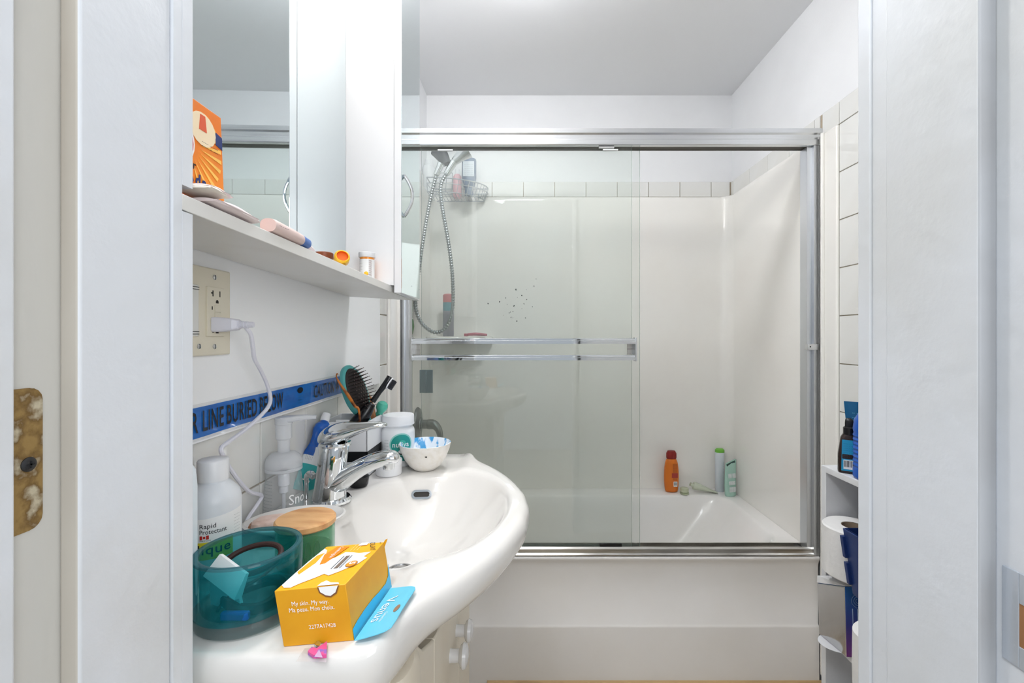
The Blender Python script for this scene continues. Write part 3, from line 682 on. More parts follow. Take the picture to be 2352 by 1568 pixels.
lettering('HAMMER', fx(0.002, H*0.56), (0, 1, 0), (0, 0, 1), 0.011, M_whiteink, bs, 0.032, 0.02, lift=0.0013)
lettering('Pur', fx(0.024, H*0.365), (0, 1, 0), (0, 0, 1), 0.011, M_ink, bs, 0.017, 0.02)
lettering('Soda', fx(0.020, H*0.225), (0, 1, 0), (0, 0, 1), 0.017, M_navy, bs, 0.036, 0.04)
for i in range(2): lettering('----- -- ----', fx(0.05, H*0.645-0.004*i), (0, 1, 0), (0, 0, 1), 0.005, M_ink, bs, 0.024)
# wrapped pads in folded soft packets
M_wrap = mat('soft_pink_wrap', (238, 224, 224), 0.6, bump=0.4, bscale=40)
M_wrap2 = mat('soft_cream_wrap', (240, 233, 222), 0.6, bump=0.4, bscale=40)
def packet(name, label, x0, x1, y0, y1, base, h, m, tip=0.0):
    t = thing(name, label, 'packet', 'wrapped packets on the shelf')
    rings = []
    n = 14
    for i in range(n+1):
        s = i/n; y = y0+(y1-y0)*s
        hh = h*(math.sin(PI*min(max(s*0.9+0.05, 0), 1))**0.5)
        zz = base(s)
        r = []
        for u, v in superell(0.5, 0.5, 18, 2.6):
            r.append(((x0+x1)/2+u*(x1-x0), y, zz+hh*(v+0.5)+0.0004*math.sin(9*s+u*8)))
        rings.append(r)
    mk('wrapper', loft(rings), m, t)
    mk('fold_seam', hexa([(x1-0.006, y0+0.004, base(0.05)+h*0.30), (x1-0.001, y0+0.004, base(0.05)+h*0.30), (x1-0.001, y1-0.004, base(0.95)+h*0.30), (x1-0.006, y1-0.004, base(0.95)+h*0.30),
        (x1-0.006, y0+0.004, base(0.05)+h*0.42), (x1+0.001, y0+0.004, base(0.05)+h*0.42), (x1+0.001, y1-0.004, base(0.95)+h*0.42), (x1-0.006, y1-0.004, base(0.95)+h*0.42)]), m, t, bevel=0.0003)
    return t
sb = lambda x: (lambda y0, y1, dz=0: (lambda s: sh_top(x, y0+(y1-y0)*s)+dz))
packet('pad_packet', 'pink wrapped packet lying flat nearest the pill things on the shelf', -0.328, -0.291, 0.425, 0.500, sb(-0.328)(0.425, 0.500, 0.0005), 0.0085, M_wrap)
packet('pad_packet', 'cream folded packet at the shelf end beside the door frame', -0.326, -0.288, 0.412, 0.442, sb(-0.326)(0.412, 0.442, 0.0085), 0.006, M_wrap2)
packet('pad_packet', 'pale folded packet topmost on the little pile before the orange box', -0.327, -0.294, 0.421, 0.458, sb(-0.327)(0.421, 0.458, 0.0140), 0.0045, M_wrap)
# lying pink tube with blue cap
pt = thing('pink_ointment_tube', 'pink tube with blue cap band lying on the shelf', 'tube')
ya, yb_ = P(612, 530, 0.52).y, 0.60
ax_ = -0.300
ya, yb_ = 0.530, 0.628
zt = lambda y: sh_top(-0.312, y)+0.0005
rings = []
for y, a, b in ((ya, 0.0095, 0.0078), (ya+0.006, 0.0100, 0.0082), (ya+0.05, 0.0100, 0.0080), (ya+0.07, 0.0095, 0.0075)):
    rings.append([(ax_+u, y, zt(y)+b+v) for u, v in superell(a, b, 24, 2.4)])
mk('body', loft(rings), mat('dusty_pink_plastic', (226, 202, 196), 0.4), pt)
rings = []
for y, a, b in ((ya+0.0702, 0.0095, 0.0075), (ya+0.090, 0.0085, 0.0068)):
    rings.append([(ax_+u, y, zt(y)+b+v) for u, v in superell(a, b, 24, 2.4)])
mk('cap_band', loft(rings), mat('mid_blue_plastic', (78, 116, 184), 0.4), pt)
rings = []
for y, a, b in ((ya+0.0902, 0.006, 0.005), (ya+0.112, 0.003, 0.0025)):
    rings.append([(ax_+u, y, zt(y)+b+v) for u, v in superell(a, b, 20, 2.0)])
mk('nozzle', loft(rings), mat('pale_pink_plastic', (236, 222, 224), 0.4), pt)
for i, s in enumerate(('-- -', '---')): lettering(s, (ax_+0.0101, ya+0.006+0.012*i, zt(ya)+0.007), (0, 1, 0), (0, 0, 1), 0.006, mat('mauve_ink', (120, 96, 110), 0.6), pt, 0.009)
# small caps
cc = P(748, 587, 0.68); 
c1 = thing('brown_lid', 'small brown lid low on the shelf near the orange cap', 'lid', None, (-0.305, 0.688, sh_top(-0.305, 0.688)+0.0008))
mk('rim', lathe([(0.013, 0), (0.0135, 0.001), (0.0135, 0.0085), (0.012, 0.0095), (0.002, 0.0095)], 24), mat('brown_plastic', (130, 66, 34), 0.4), c1)
c2 = thing('bottle_top', 'orange yellow bottle top lying on its side on the shelf', 'bottle top', None, (-0.298, 0.738, sh_top(-0.303, 0.738)+0.0122))
mk('rim', xf(lathe([(0.0115, -0.008), (0.012, -0.007), (0.012, 0.005), (0.0105, 0.007), (0.009, 0.007), (0.009, 0.003), (0.001, 0.003)], 24), Matrix.Rotation(1.1, 4, 'X') @ Matrix.Rotation(0.5, 4, 'Y')), [mat('cap_yellow', (246, 190, 40), 0.4), mat('cap_orange', (240, 112, 30), 0.4)], c2, fmat=lambda c, n: 1 if c.length < 0.0105 else 0)
c3 = thing('yellow_earplug', 'tiny yellow plug at the shelf edge beside the pill bottle', 'plug', None, (-0.2935, 0.838, sh_top(-0.2935, 0.838)+0.0045))
mk('bead', lathe([(0.001, -0.004), (0.003, -0.003), (0.0042, 0), (0.003, 0.003), (0.001, 0.004)], 14), mat('cap_yellow', (246, 190, 40), 0.4), c3)
pbx, pby = -0.322, 0.925
pb = thing('pill_bottle', 'amber pill bottle with white lid by the tall cabinet', 'pill bottle', None, (pbx, pby, sh_top(pbx, pby)+0.0012))
M_amber = mat('amber_plastic', (240, 150, 40), 0.2, trans=0.0, coat=0.3)
mk('vial', lathe([(0.0135, 0), (0.0142, 0.001), (0.0142, 0.048)], 28), M_amber, pb)
mk('lid', lathe([(0.0160, 0.0482), (0.0165, 0.049), (0.0165, 0.0575), (0.0155, 0.0585), (0.002, 0.0585)], 32), M_plastic_w, pb)
patch_cyl(0, 0, 0.0142, -3.0, 0.15, 0.004, 0.044, M_whiteink, pb, 'paper_label')
for i in range(6): lettering_cyl('I OI I', 0, 0, 0.0142, -2.2+0.22*i, 0.012, 0.0028, M_ink, pb, 0.0025, lift=0.0007)
for i in range(9): lettering_cyl('EBBE', 0, 0, 0.0142, -1.0, 0.007+0.004*i, 0.0035, mat('brown_ink2', (110, 60, 50), 0.6), pb, 0.006, lift=0.0007)
for i in range(5): lettering_cyl('-- ---', 0, 0, 0.0142, -2.5, 0.01+0.006*i, 0.003, M_ink, pb, 0.009, lift=0.0007)

# ------------------------------------------------------------------ outlet
ol = thing('outlet_plate', 'ivory wall plate with switch and socket above the tape', 'wall plate')
XW = -0.4300
zp0, zp1 = P(521, 813.5, 0.655).z, P(521, 624.5, 0.655).z
mk('plate', box(XW, XW+0.005, 0.535, 0.6555, zp0, zp1), M_ivory, ol, bevel=0.002, seg=3)
gz0, gz1 = zp0+0.026, zp1-0.026
gf = mk('socket_insert', box(XW+0.004, XW+0.0075, 0.6045, 0.6385, gz0, gz1), M_ivory, ol, bevel=0.0006)
xs0 = XW+0.0075
for (yy_, zz, w, h) in ((0.614, 0.058, 0.002, 0.008), (0.628, 0.058, 0.0018, 0.008), (0.614, 0.009, 0.002, 0.008)):
    mk('slot', box(xs0-0.001, xs0+0.0002, yy_, yy_+w, gz0+zz-h/2, gz0+zz+h/2), M_dark, gf)
mk('slot', box(xs0-0.001, xs0+0.0002, 0.6115, 0.614, gz0+0.0575, gz0+0.0595), M_dark, gf)
for zz in (0.047, 0.006):
    mk('ground_hole', prism([(0.0027*math.cos(a), 0.0027*math.sin(a)) for a in [PI*i/8 for i in range(9)]]+[(-0.0027, -0.002), (0.0027, -0.002)], lambda u, v, w, zz=zz: (xs0-0.001+w, 0.6235+u, gz0+zz+v), 0.0012), M_dark, gf, smooth=False)
mk('test_button', box(xs0, xs0+0.001, 0.6185, 0.630, gz0+0.0335, gz0+0.0425), M_ivory, gf, bevel=0.0003)
mk('reset_button', box(xs0, xs0+0.001, 0.6185, 0.630, gz0+0.0235, gz0+0.0325), M_ivory, gf, bevel=0.0003)
mk('status_lamp', box(xs0-0.0005, xs0+0.0002, 0.6125, 0.6145, gz0+0.036, gz0+0.0405), M_dark, gf)
mk('switch_rocker', box(XW+0.004, XW+0.008, 0.553, 0.588, gz0, gz1), mat('rocker_white', (226, 226, 222), 0.3), ol, bevel=0.001)
for zz in (gz0+0.003, gz0+0.006, gz1-0.003, gz1-0.006): mk('rocker_line', box(XW+0.0079, XW+0.0082, 0.574, 0.5885, zz-0.0004, zz+0.0004), M_dark, ol)
for yy_, zz in ((0.6215, zp1-0.012), (0.6215, zp0+0.012), (0.592, zp0+0.013)):
    s_ = mk('screw', xf(lathe([(0.0035, 0), (0.0034, 0.0008), (0.002, 0.0014)], 14), Matrix.Translation((XW+0.005, yy_, zz)) @ Matrix.Rotation(PI/2, 4, 'Y')), M_alu, ol)
    mk('screw_slot', box(XW+0.0062, XW+0.0066, yy_-0.0004, yy_+0.0004, zz-0.003, zz+0.003), M_ink, s_)
# plug and cord
pc = thing('power_cord', 'white plug and cord hanging from the socket to the sink', 'cord')
M_cord = mat('white_cord', (226, 226, 236), 0.4)
zpl = gz0+0.016
rings = [[(XW+0.008+d, 0.6225+u, zpl+v) for u, v in rrect(w, h, 0.003, 4)] for d, w, h in ((0, 0.024, 0.020), (0.006, 0.024, 0.020), (0.026, 0.020, 0.015), (0.030, 0.012, 0.011))]
mk('plug', loft(rings), M_cord, pc)
px0 = XW+0.038
g = []
for i in range(4): g.append(xf(lathe([(0.0055-0.0005*i, 0), (0.0055-0.0005*i, 0.0028)], 12), Matrix.Translation((px0+i*0.0042, 0.624+i*0.0006, zpl)) @ Matrix.Rotation(PI/2, 4, 'Y')))
mk('strain_relief', join(*g, tube([(px0-0.002, 0.6235, zpl), (px0+0.018, 0.626, zpl)], 0.0038, 10)), M_cord, pc)
path = [Vector((px0+0.016, 0.626, zpl))]
for x, y, X in ((566, 752, -0.384), (576, 768, -0.384), (581, 800, -0.388), (585, 825, -0.392), (600, 853, -0.398), (613, 882, -0.402), (621, 912, -0.405), (617, 932, -0.408), (600, 953, -0.410), (564, 986, -0.412), (520, 1018, -0.412), (508, 1030, -0.411), (512, 1046, -0.411), (528, 1075, -0.412), (552, 1108, -0.413), (575, 1130, -0.418), (601, 1138, -0.424), (590, 1160, -0.424), (565, 1200, -0.424)):
    Y = X*F/(x-VX); path.append(P(x, y, Y))
path += [path[-1]+Vector((0.0, -0.02, -0.035))]
mk('cord', tube(path, 0.0029, 8, 5), M_cord, pc)

# ------------------------------------------------------------------ tape with lettering
tp = thing('marking_tape', 'blue warning tape stuck along the foot of the wall panel', 'tape')
XT = -0.4299
M_tape = mat('blue_tape', (20, 104, 190), 0.25, var=(10, 78, 160), vscale=30, vlo=0.45, vhi=0.8, stretch=(1, 0.4, 3), coat=0.3)
zt0, zt1 = 1.0553, 1.0955
V = []; Fc = []
N = 90
for i in range(N+1):
    y = 0.415+(1.075-0.415)*i/N
    wv = 0.0002*math.sin(y*40)+0.0001*math.sin(y*110)
    wr_ = 0.0003*(1+math.sin(y*500+3*math.sin(y*77)))*(0.5 if y < 0.85 else 1.4)
    V += [(XT+0.0002, y, zt0+wv), (XT+0.0003+wr_, y, (zt0+zt1)/2), (XT+0.0002, y, zt1+wv*0.5)]
for i in range(N):
    for k in (0, 1): Fc.append((3*i+k, 3*i+3+k, 3*i+4+k, 3*i+1+k))
mk('film', (V, Fc), M_tape, tp)
M_clearedge = clear('clear_tape', (0.985, 0.985, 0.985), 0.6, 0.10, (245, 246, 248))
mk('clear_border', join(box(XT, XT+0.0002, 0.415, 1.08, zt1, zt1+0.0045), box(XT, XT+0.0002, 0.415, 1.08, zt0-0.004, zt0)), M_clearedge, tp, smooth=False)
M_tink = mat('tape_ink', (10, 14, 24), 0.4)
for s, y0, w in (('WATER', 0.520, 0.0755), ('LINE', 0.6045, 0.0415), ('BURIED', 0.6535, 0.0735), ('BELOW', 0.7345, 0.070)):
    lettering(s, (XT+0.0009, y0, zt0+0.0075), (0, 1, 0), (0, 0, 1), 0.039, M_tink, tp, w, 0.012, lift=0.0007)
lettering('CAUTION W', (XT+0.0012, 0.921, zt0+0.008), (0, 1, 0), (0, 0, 1), 0.036, M_tink, tp, 0.125, 0.012, lift=0.0010)
yc_ = 0.866
mk('emblem', prism([(0.011*math.cos(a), 0.0055*math.sin(a)) for a in [2*PI*i/20 for i in range(20)]], lambda u, v, w: (XT+0.0012+w, yc_+u, zt0+0.0305+v), 0.0002), M_tink, tp, smooth=False)
for i in range(3): lettering('-----', (XT+0.0012, yc_-0.009, zt0+0.005+0.006*i), (0, 1, 0), (0, 0, 1), 0.008, mat('teal_ink', (20, 80, 120), 0.5), tp, 0.018)

# ------------------------------------------------------------------ vanity cabinet and sink
ZS = 0.89
SCY = 0.79
half = [(-0.366, -0.142), (-0.352, -0.130), (-0.332, -0.126), (-0.305, -0.121), (-0.277, -0.106), (-0.24, -0.078), (-0.2, -0.053), (-0.155, -0.030), (-0.115, -0.0146), (-0.06, 0.002), (0, 0.008)]
front = [(x, SCY+d) for d, x in half]+[(x, SCY-d) for d, x in reversed(half[:-1])]
poly = [(-0.4395, SCY-0.366)]+front+[(-0.4395, SCY+0.366)]
CX, CY = -0.218, SCY
def ray_poly(poly, ang):
    dx, dy = math.cos(ang), math.sin(ang); best = None
    for i in range(len(poly)):
        x0, y0 = poly[i]; x1, y1 = poly[(i+1) % len(poly)]
        ex, ey = x1-x0, y1-y0; den = dx*ey-dy*ex
        if abs(den) < 1e-12: continue
        t = ((x0-CX)*ey-(y0-CY)*ex)/den; s = ((x0-CX)*dy-(y0-CY)*dx)/den
        if t > 0 and -1e-6 <= s <= 1+1e-6 and (best is None or t > best): best = t
    return best
NA = 240
Rr = [ray_poly(poly, 2*PI*j/NA) for j in range(NA)]
def smooth_ring(R, it):
    for _ in range(it): R = [(R[j-1]+2*R[j]+R[(j+1) % NA])/4 for j in range(NA)]
    return R
Rr = [min(a, b+0.004) for a, b in zip(smooth_ring(Rr, 5), Rr)]
bel = [(-0.178+u, SCY+v) for u, v in superell(0.135, 0.188, 120, 2.15)]
Br = smooth_ring([ray_poly(bel, 2*PI*j/NA) for j in range(NA)], 2)
def lift(x, y): return 0.010*sstep(-0.168, -0.128, x)
def sring(fn):
    r = []
    for j in range(NA):
        a = 2*PI*j/NA; rad, z = fn(j); x, y = CX+rad*math.cos(a), CY+rad*math.sin(a)
        r.append((x, y, z, ))
    return r
rings = []
DEP = 0.100
for s in (0.10, 0.2, 0.32, 0.45, 0.58, 0.70, 0.80, 0.88, 0.94, 0.98):
    rings.append(sring(lambda j, s=s: (Br[j]*s, ZS-0.012-DEP*(1-s**2.7))))
def out(j, k): # k 0..1 between the basin lip and outer edge
    return Br[j]+(Rr[j]-Br[j])*k
def zlift(j, rad): return lift(CX+rad*math.cos(2*PI*j/NA), 0)
for dr_, dz in ((0.003, -0.0085), (0.008, -0.0042), (0.015, -0.0012), (0.022, 0.0)):
    rings.append(sring(lambda j, dr_=dr_, dz=dz: (Br[j]+dr_*min(1, (Rr[j]-Br[j])/0.06), ZS+dz+zlift(j, Br[j]+dr_)*sstep(0, 0.02, dr_))))
for k in (0.25, 0.5, 0.75):
    def fn(j, k=k):
        a_ = Br[j]+0.022*min(1, (Rr[j]-Br[j])/0.06); b_ = Rr[j]-0.018; rad = a_+(b_-a_)*k
        return rad, ZS+zlift(j, rad)
    rings.append(sring(fn))
FK = smooth_ring([1.0 if CX+Rr[j]*math.cos(2*PI*j/NA) > -0.13 else 0.5 for j in range(NA)], 6)
for din, dz in ((0.018, 0), (0.011, -0.0012), (0.006, -0.004), (0.002, -0.009), (0.0, -0.016), (0.0005, -0.026), (0.004, -0.036), (0.011, -0.045), (0.022, -0.052), (0.040, -0.057), (0.07, -0.060)):
    rings.append(sring(lambda j, din=din, dz=dz: (Rr[j]-din*FK[j], ZS+dz+zlift(j, Rr[j]-0.018)*(1+max(dz, -0.06)/0.06))))
sk = thing('bathroom_sink', 'white porcelain vanity sink with bowed front', 'sink')
mk('basin', loft(rings, True, True, False), M_porc, sk, angle=80)
shell = [sring(lambda j, q=q: (Br[j]*q+0.010*(1-q)+0.004, ZS-0.026-DEP*(1-q**2.7))) for q in (0.05, 0.2, 0.4, 0.58, 0.72, 0.84, 0.93, 0.985)]
mk('bowl_underside', loft(shell, True, True, False), M_porc, sk, angle=80)
zd = ZS-0.012-DEP
mk('drain', tr(lathe([(0.027, 0.0005), (0.026, 0.0035), (0.021, 0.005), (0.020, 0.0035), (0.014, 0.006), (0.002, 0.008)], 28), CX, CY, zd), mat('drain_metal', (160, 160, 160), 0.25, 1.0), sk)
# overflow
def basin_z(x, y):
    d = math.hypot(x-CX, y-CY); a = math.atan2(y-CY, x-CX) % (2*PI); b = Br[int(round(a/(2*PI)*NA)) % NA]
    s = d/b
    return ZS-0.012-DEP*(1-s**2.7) if s < 0.98 else ZS-0.01
oy = 0.955; ox_ = (968-VX)/F*oy
ov = Vector((ox_, oy, basin_z(ox_, oy)))
nrm = Vector((-(basin_z(ox_+0.004, oy)-basin_z(ox_-0.004, oy))/0.008, -(basin_z(ox_, oy+0.004)-basin_z(ox_, oy-0.004))/0.008, 1)).normalized()
ux = Vector((0.97, 0.22, 0)); ux = (ux-nrm*ux.dot(nrm)).normalized(); uy = nrm.cross(ux)
def capsule(w, h, k=8):
    return rrect(w, h, h/2-1e-5, k)
mk('overflow_ring', (lambda A, B: ([tuple(ov+ux*u+uy*v+nrm*w) for (u, v), w in [(p, 0.0) for p in A]+[(p, 0.003) for p in A]+[(p, 0.003) for p in B]+[(p, 0.0) for p in B]],
    [f for i in range(len(A)) for f in (lambda n, i, k: [(i, k, n+k, n+i), (n+i, n+k, 2*n+k, 2*n+i), (2*n+i, 2*n+k, 3*n+k, 3*n+i)])(len(A), i, (i+1) % len(A))]))(capsule(0.042, 0.0195), capsule(0.033, 0.0105)), M_chrome, sk)
mk('overflow_hole', prism(capsule(0.034, 0.0115), lambda u, v, w: ov+ux*u+uy*v+nrm*(0.0012+w), 0.0004), M_dark, sk, smooth=False)
# hairline crack print across near deck
crk = [P(650, 1500, 0.43)]
# vanity
vn = thing('vanity_cabinet', 'cream wooden vanity cabinet with round white knobs', 'cabinet')
M_van = mat('cream_wood', (236, 228, 212), 0.4, var=(228, 217, 197), vscale=5, stretch=(1, 1, 0.2))
XF = -0.168
mk('carcass', join(box(-0.4395, XF-0.02, 0.455, 0.471, 0.0, 0.828), box(-0.4395, XF, 1.120, 1.136, 0, 0.828), box(-0.4395, -0.425, 0.471, 1.12, 0, 0.828), box(-0.425, XF-0.02, 0.471, 1.12, 0.06, 0.078), box(-0.425, XF-0.03, 0.471, 1.12, 0, 0.06)), M_van, vn, bevel=0.001)
# doors: far door with a concave upper corner, near door with rounded edge
arc = [(0.985, 0.825), (0.955, 0.792), (0.90, 0.752), (0.85, 0.722), (0.79, 0.705), (0.73, 0.713), (0.68, 0.732), (0.62, 0.762), (0.59, 0.79), (0.575, 0.825)]
def fdoor():
    return [(0.70, 0.085), (0.955, 0.085), (0.955, 0.7915), (0.90, 0.752), (0.85, 0.722), (0.79, 0.705), (0.73, 0.713), (0.70, 0.724)]
fd = mk('door', prism(fdoor(), lambda u, v, w: (-0.158+w-0.0, u, v), 0.018), M_van, vn, bevel=0.003)
fn_ = mk('door', prism([(0.585, 0.085), (0.698, 0.085), (0.698, 0.725), (0.68, 0.732), (0.62, 0.762), (0.595, 0.785), (0.585, 0.80)], lambda u, v, w: (-0.158+w-0.0, u, v), 0.018), M_van, vn, bevel=0.003)
mk('stile', prism([(0.957, 0.0), (1.136, 0.0), (1.136, 0.825), (0.986, 0.825), (0.957, 0.794)], lambda u, v, w: (-0.158+w, u, v), 0.018), M_van, vn, bevel=0.002)
rings = []
for z, w in ((0.085, 0.58), (0.70, 0.58), (0.77, 0.577), (0.80, 0.568), (0.82, 0.55), (0.829, 0.53)):
    r = []
    for t in range(13):
        a = PI*t/12
        r.append((-0.146+0.022*math.sin(a)**0.7, 0.470+(w-0.470)*(1-math.cos(a))/2, z))
    r.append((-0.158, w-0.01, z)); r.append((-0.158, 0.48, z))
    rings.append(r)
mk('door', loft(rings), M_van, vn, angle=60)
mk('interior', box(-0.424, -0.30, 0.472, 1.119, 0.08, 0.66), mat('inner_grey', (110, 106, 98), 0.6), vn)
M_knob = mat('white_knob', (232, 232, 234), 0.2, coat=0.3)
def knob(x, y, z, k, parent):
    mk('knob', xf(lathe([(0.0125*k, 0), (0.0115*k, 0.004), (0.0115*k, 0.0175), (0.018*k, 0.020), (0.0225*k, 0.025), (0.0205*k, 0.031), (0.012*k, 0.034), (0.002, 0.035)], 26), Matrix.Translation((x, y, z)) @ Matrix.Rotation(PI/2, 4, 'Y')), M_knob, parent)
k1 = P(1062, 1448, 0.92); k2 = P(1058, 1510, 0.84)
knob(-0.1405, 0.92, k1.z, 0.95, fd)
knob(-0.1405, 0.845, k2.z, 0.98, fd)

# ------------------------------------------------------------------ faucet
fc = thing('faucet', 'chrome single lever faucet at the back of the sink', 'faucet')
FX, FY = -0.356, 0.825
mk('base_plate', loft([[(FX+0.006+u, FY+v, z) for u, v in superell(a, b, 32)] for z, a, b in ((ZS, 0.033, 0.032), (ZS+0.004, 0.033, 0.032), (ZS+0.008, 0.030, 0.029))]), M_chrome, fc)
mk('body', loft([[(cx+u, FY+v, z) for u, v in superell(a, b, 32)] for z, cx, a, b in ((ZS+0.006, FX, 0.030, 0.028), (ZS+0.03, FX+0.002, 0.027, 0.0255), (ZS+0.07, FX+0.006, 0.025, 0.024), (ZS+0.098, FX+0.009, 0.0255, 0.0245), (ZS+0.102, FX+0.010, 0.0235, 0.0225))]), M_chrome, fc)
mk('collar', tr(lathe([(0.0225, 0), (0.0275, 0.001), (0.028, 0.004), (0.0265, 0.007), (0.02, 0.0075)], 32), FX+0.011, FY, ZS+0.100), M_chrome, fc)
def xloft(secs, n=24, e=2.0):
    return loft([[(x, cy+u, cz+v) for u, v in superell(a, b, n, e)] for x, cy, cz, a, b in secs])
mk('spout', xloft([(FX-0.006, FY, ZS+0.026, 0.026, 0.022), (FX+0.02, FY, ZS+0.034, 0.0245, 0.0245), (FX+0.045, FY, ZS+0.053, 0.020, 0.020), (FX+0.07, FY, ZS+0.068, 0.0195, 0.0165), (FX+0.095, FY, ZS+0.077, 0.0195, 0.0145), (FX+0.112, FY, ZS+0.080, 0.0185, 0.013), (FX+0.122, FY, ZS+0.079, 0.015, 0.0105), (FX+0.127, FY, ZS+0.077, 0.008, 0.006)], 28), M_chrome, fc, sub=1)
mk('aerator', tr(lathe([(0.0095, 0), (0.0105, 0.002), (0.0105, 0.012)], 24), FX+0.108, FY, ZS+0.058), M_chrome, fc)
mk('lever', xloft([(FX-0.019, FY, ZS+0.1120, 0.007, 0.006), (FX-0.013, FY, ZS+0.1140, 0.018, 0.014), (FX-0.002, FY, ZS+0.1180, 0.025, 0.018), (FX+0.016, FY, ZS+0.1220, 0.0265, 0.0205), (FX+0.034, FY, ZS+0.1270, 0.024, 0.017), (FX+0.056, FY-0.001, ZS+0.1330, 0.020, 0.010), (FX+0.080, FY-0.002, ZS+0.1380, 0.016, 0.0062), (FX+0.098, FY-0.002, ZS+0.1390, 0.013, 0.0048), (FX+0.106, FY-0.002, ZS+0.1375, 0.006, 0.003)], 28), M_chrome, fc, sub=1)
mk('lift_rod', tube([(-0.402, 0.835, ZS+0.001), (-0.402, 0.835, ZS+0.03), (-0.400, 0.832, ZS+0.042), (-0.392, 0.828, ZS+0.048), (-0.383, 0.824, ZS+0.044)], [0.0035, 0.0035, 0.005, 0.0065, 0.006], 12, 4), M_chrome, fc)
mk('hot_cold_mark', xf(lathe([(0.003, 0), (0.003, 0.0008)], 12), Matrix.Translation((FX+0.036, FY-0.0155, ZS+0.124)) @ Matrix.Rotation(PI/2, 4, 'X')), M_red, fc)
bk = thing('black_sink_plug', 'black rubber plug on the sink deck behind the spout', 'plug', None, (P(822, 1118, 0.9).x, 0.905, ZS+0.0003))
mk('rubber', lathe([(0.015, 0), (0.018, 0.004), (0.0195, 0.016), (0.0195, 0.020), (0.006, 0.021)], 28), M_black, bk)
mk('ring', tube([(0.006*math.cos(a), 0, 0.0205+0.006*abs(math.sin(a))) for a in [PI*i/8 for i in range(9)]], 0.0011, 8), M_chrome, bk)

# ------------------------------------------------------------------ things at the back of the sink
# organiser box
og = thing('white_organiser', 'white open holder with black band behind the faucet holding brushes', 'holder')
o0, o1, p0, p1, oz = -0.432, -0.332, 0.955, 1.065, ZS+0.118
g = join(box(o0, o1, p0, p0+0.003, ZS+0.0005, oz), box(o0, o1, p1-0.003, p1, ZS+0.0005, oz), box(o0, o0+0.003, p0, p1, ZS+0.0005, oz), box(o1-0.003, o1, p0, p1, ZS+0.0005, oz), box(o0, o1, p0, p1, ZS+0.0005, ZS+0.004))
mk('walls', g, M_plastic_w, og, bevel=0.001)
mk('black_band', join(box(o1-0.0005, o1+0.0006, p0-0.0006, p1, ZS+0.034, ZS+0.056), box(o0, o1+0.0006, p0-0.0006, p0+0.0005, ZS+0.034, ZS+0.056)), M_black, og)
lettering('---- ---- --', (o1+0.0008, p0+0.01, ZS+0.042), (0, 1, 0), (0, 0, 1), 0.01, M_inkgrey, og, 0.08)
mk('paper_insert', box(-0.40, -0.372, 0.9595, 0.961, ZS+0.02, oz+0.004), M_whiteink, og)
# hair brush
hb = thing('hair_brush', 'teal oval hair brush with black bristles standing in the holder', 'hair brush')
bc = P(816, 898, 1.0)
ax = (P(798, 843, 1.0)-P(838, 958, 1.0)).normalized()
nb = Vector((0.95, -0.30, 0.0)); nb = (nb-ax*nb.dot(ax)).normalized(); tb_ = ax.cross(nb).normalized()
def bpt(u, v, w): return bc+tb_*u+ax*v+nb*w
M_teal = mat('teal_plastic', (82, 168, 166), 0.35)
el = lambda a, b, n=36: superell(a, b, n, 2.0)
rings = []
for w, k in ((-0.012, 0.55), (-0.010, 0.8), (-0.005, 0.97), (0, 1.0), (0.004, 0.97), (0.0055, 0.90)):
    rings.append([tuple(bpt(u*k, v*(0.5+0.5*k), w)) for u, v in el(0.036, 0.060)])
mk('back', loft(rings), M_teal, hb)
rings = [[tuple(bpt(u*k, v*k, w)) for u, v in el(0.0305, 0.052)] for k, w in ((1, 0.004), (0.97, 0.0066), (0.85, 0.0088), (0.5, 0.0105), (0.1, 0.011))]
mk('pad', loft(rings), mat('brush_pad_black', (34, 26, 26), 0.5), hb)
g = []; tips = []
for i in range(-4, 5):
    for k in range(-7, 8):
        u = i*0.0066+(0.0033 if k % 2 else 0); v = k*0.0066
        if (u/0.0285)**2+(v/0.049)**2 > 1: continue
        d = Vector((0, 0, 0))+nb+tb_*(u*5)+ax*(v*4); d.normalize()
        a_ = bpt(u, v, 0.008); b_ = a_+d*0.021
        g.append(tube([a_, b_], 0.00055, 5)); tips.append(tube([b_-d*0.0008, b_+d*0.0008], 0.0008, 6))
o = mk('bristles', join(*g), mat('bristle_black', (26, 18, 16), 0.35), hb); o['kind'] = 'stuff'
o = mk('bristle_tips', join(*tips), mat('bristle_tip', (120, 100, 96), 0.4), hb); o['kind'] = 'stuff'
he_ = bc-ax*0.058
mk('handle', tube([he_, he_-ax*0.03, Vector((-0.37, 1.005, ZS+0.008))], [0.010, 0.009, 0.0095], 14, 4), M_teal, hb)
# toothbrush
tbh = thing('electric_toothbrush', 'black electric toothbrush leaning in the holder', 'toothbrush')
pts = [P(896, 866, 1.01), P(888, 878, 1.005), P(872, 899, 1.0), P(856, 922, 0.995)]
body = [P(853, 927, 0.994), P(846, 938, 0.992), P(834, 955, 0.988), P(818, 976, 0.984), P(796, 1012, 0.980), Vector((-0.405, 0.978, ZS+0.022))]
mk('neck', tube(pts, [0.0075, 0.0072, 0.0055, 0.0062], 14, 5), M_black, tbh)
mk('body', tube(body, [0.0085, 0.0125, 0.0155, 0.017, 0.0165, 0.014], 18, 5), M_black, tbh)
axb = (pts[0]-pts[1]).normalized(); side = Vector((0.9, -0.2, -0.35)); side = (side-axb*side.dot(axb)).normalized(); oth = axb.cross(side)
hcen = P(892, 874, 1.006)
def hp2(u, v, w): return hcen+oth*u+axb*v+side*w
mk('head_collar', loft([[tuple(hp2(u, v-0.004, w)) for u, v in superell(0.006, 0.0135, 20, 2.6)] for w in (0.0055, 0.0085)]), M_plastic_w, tbh)
g = []
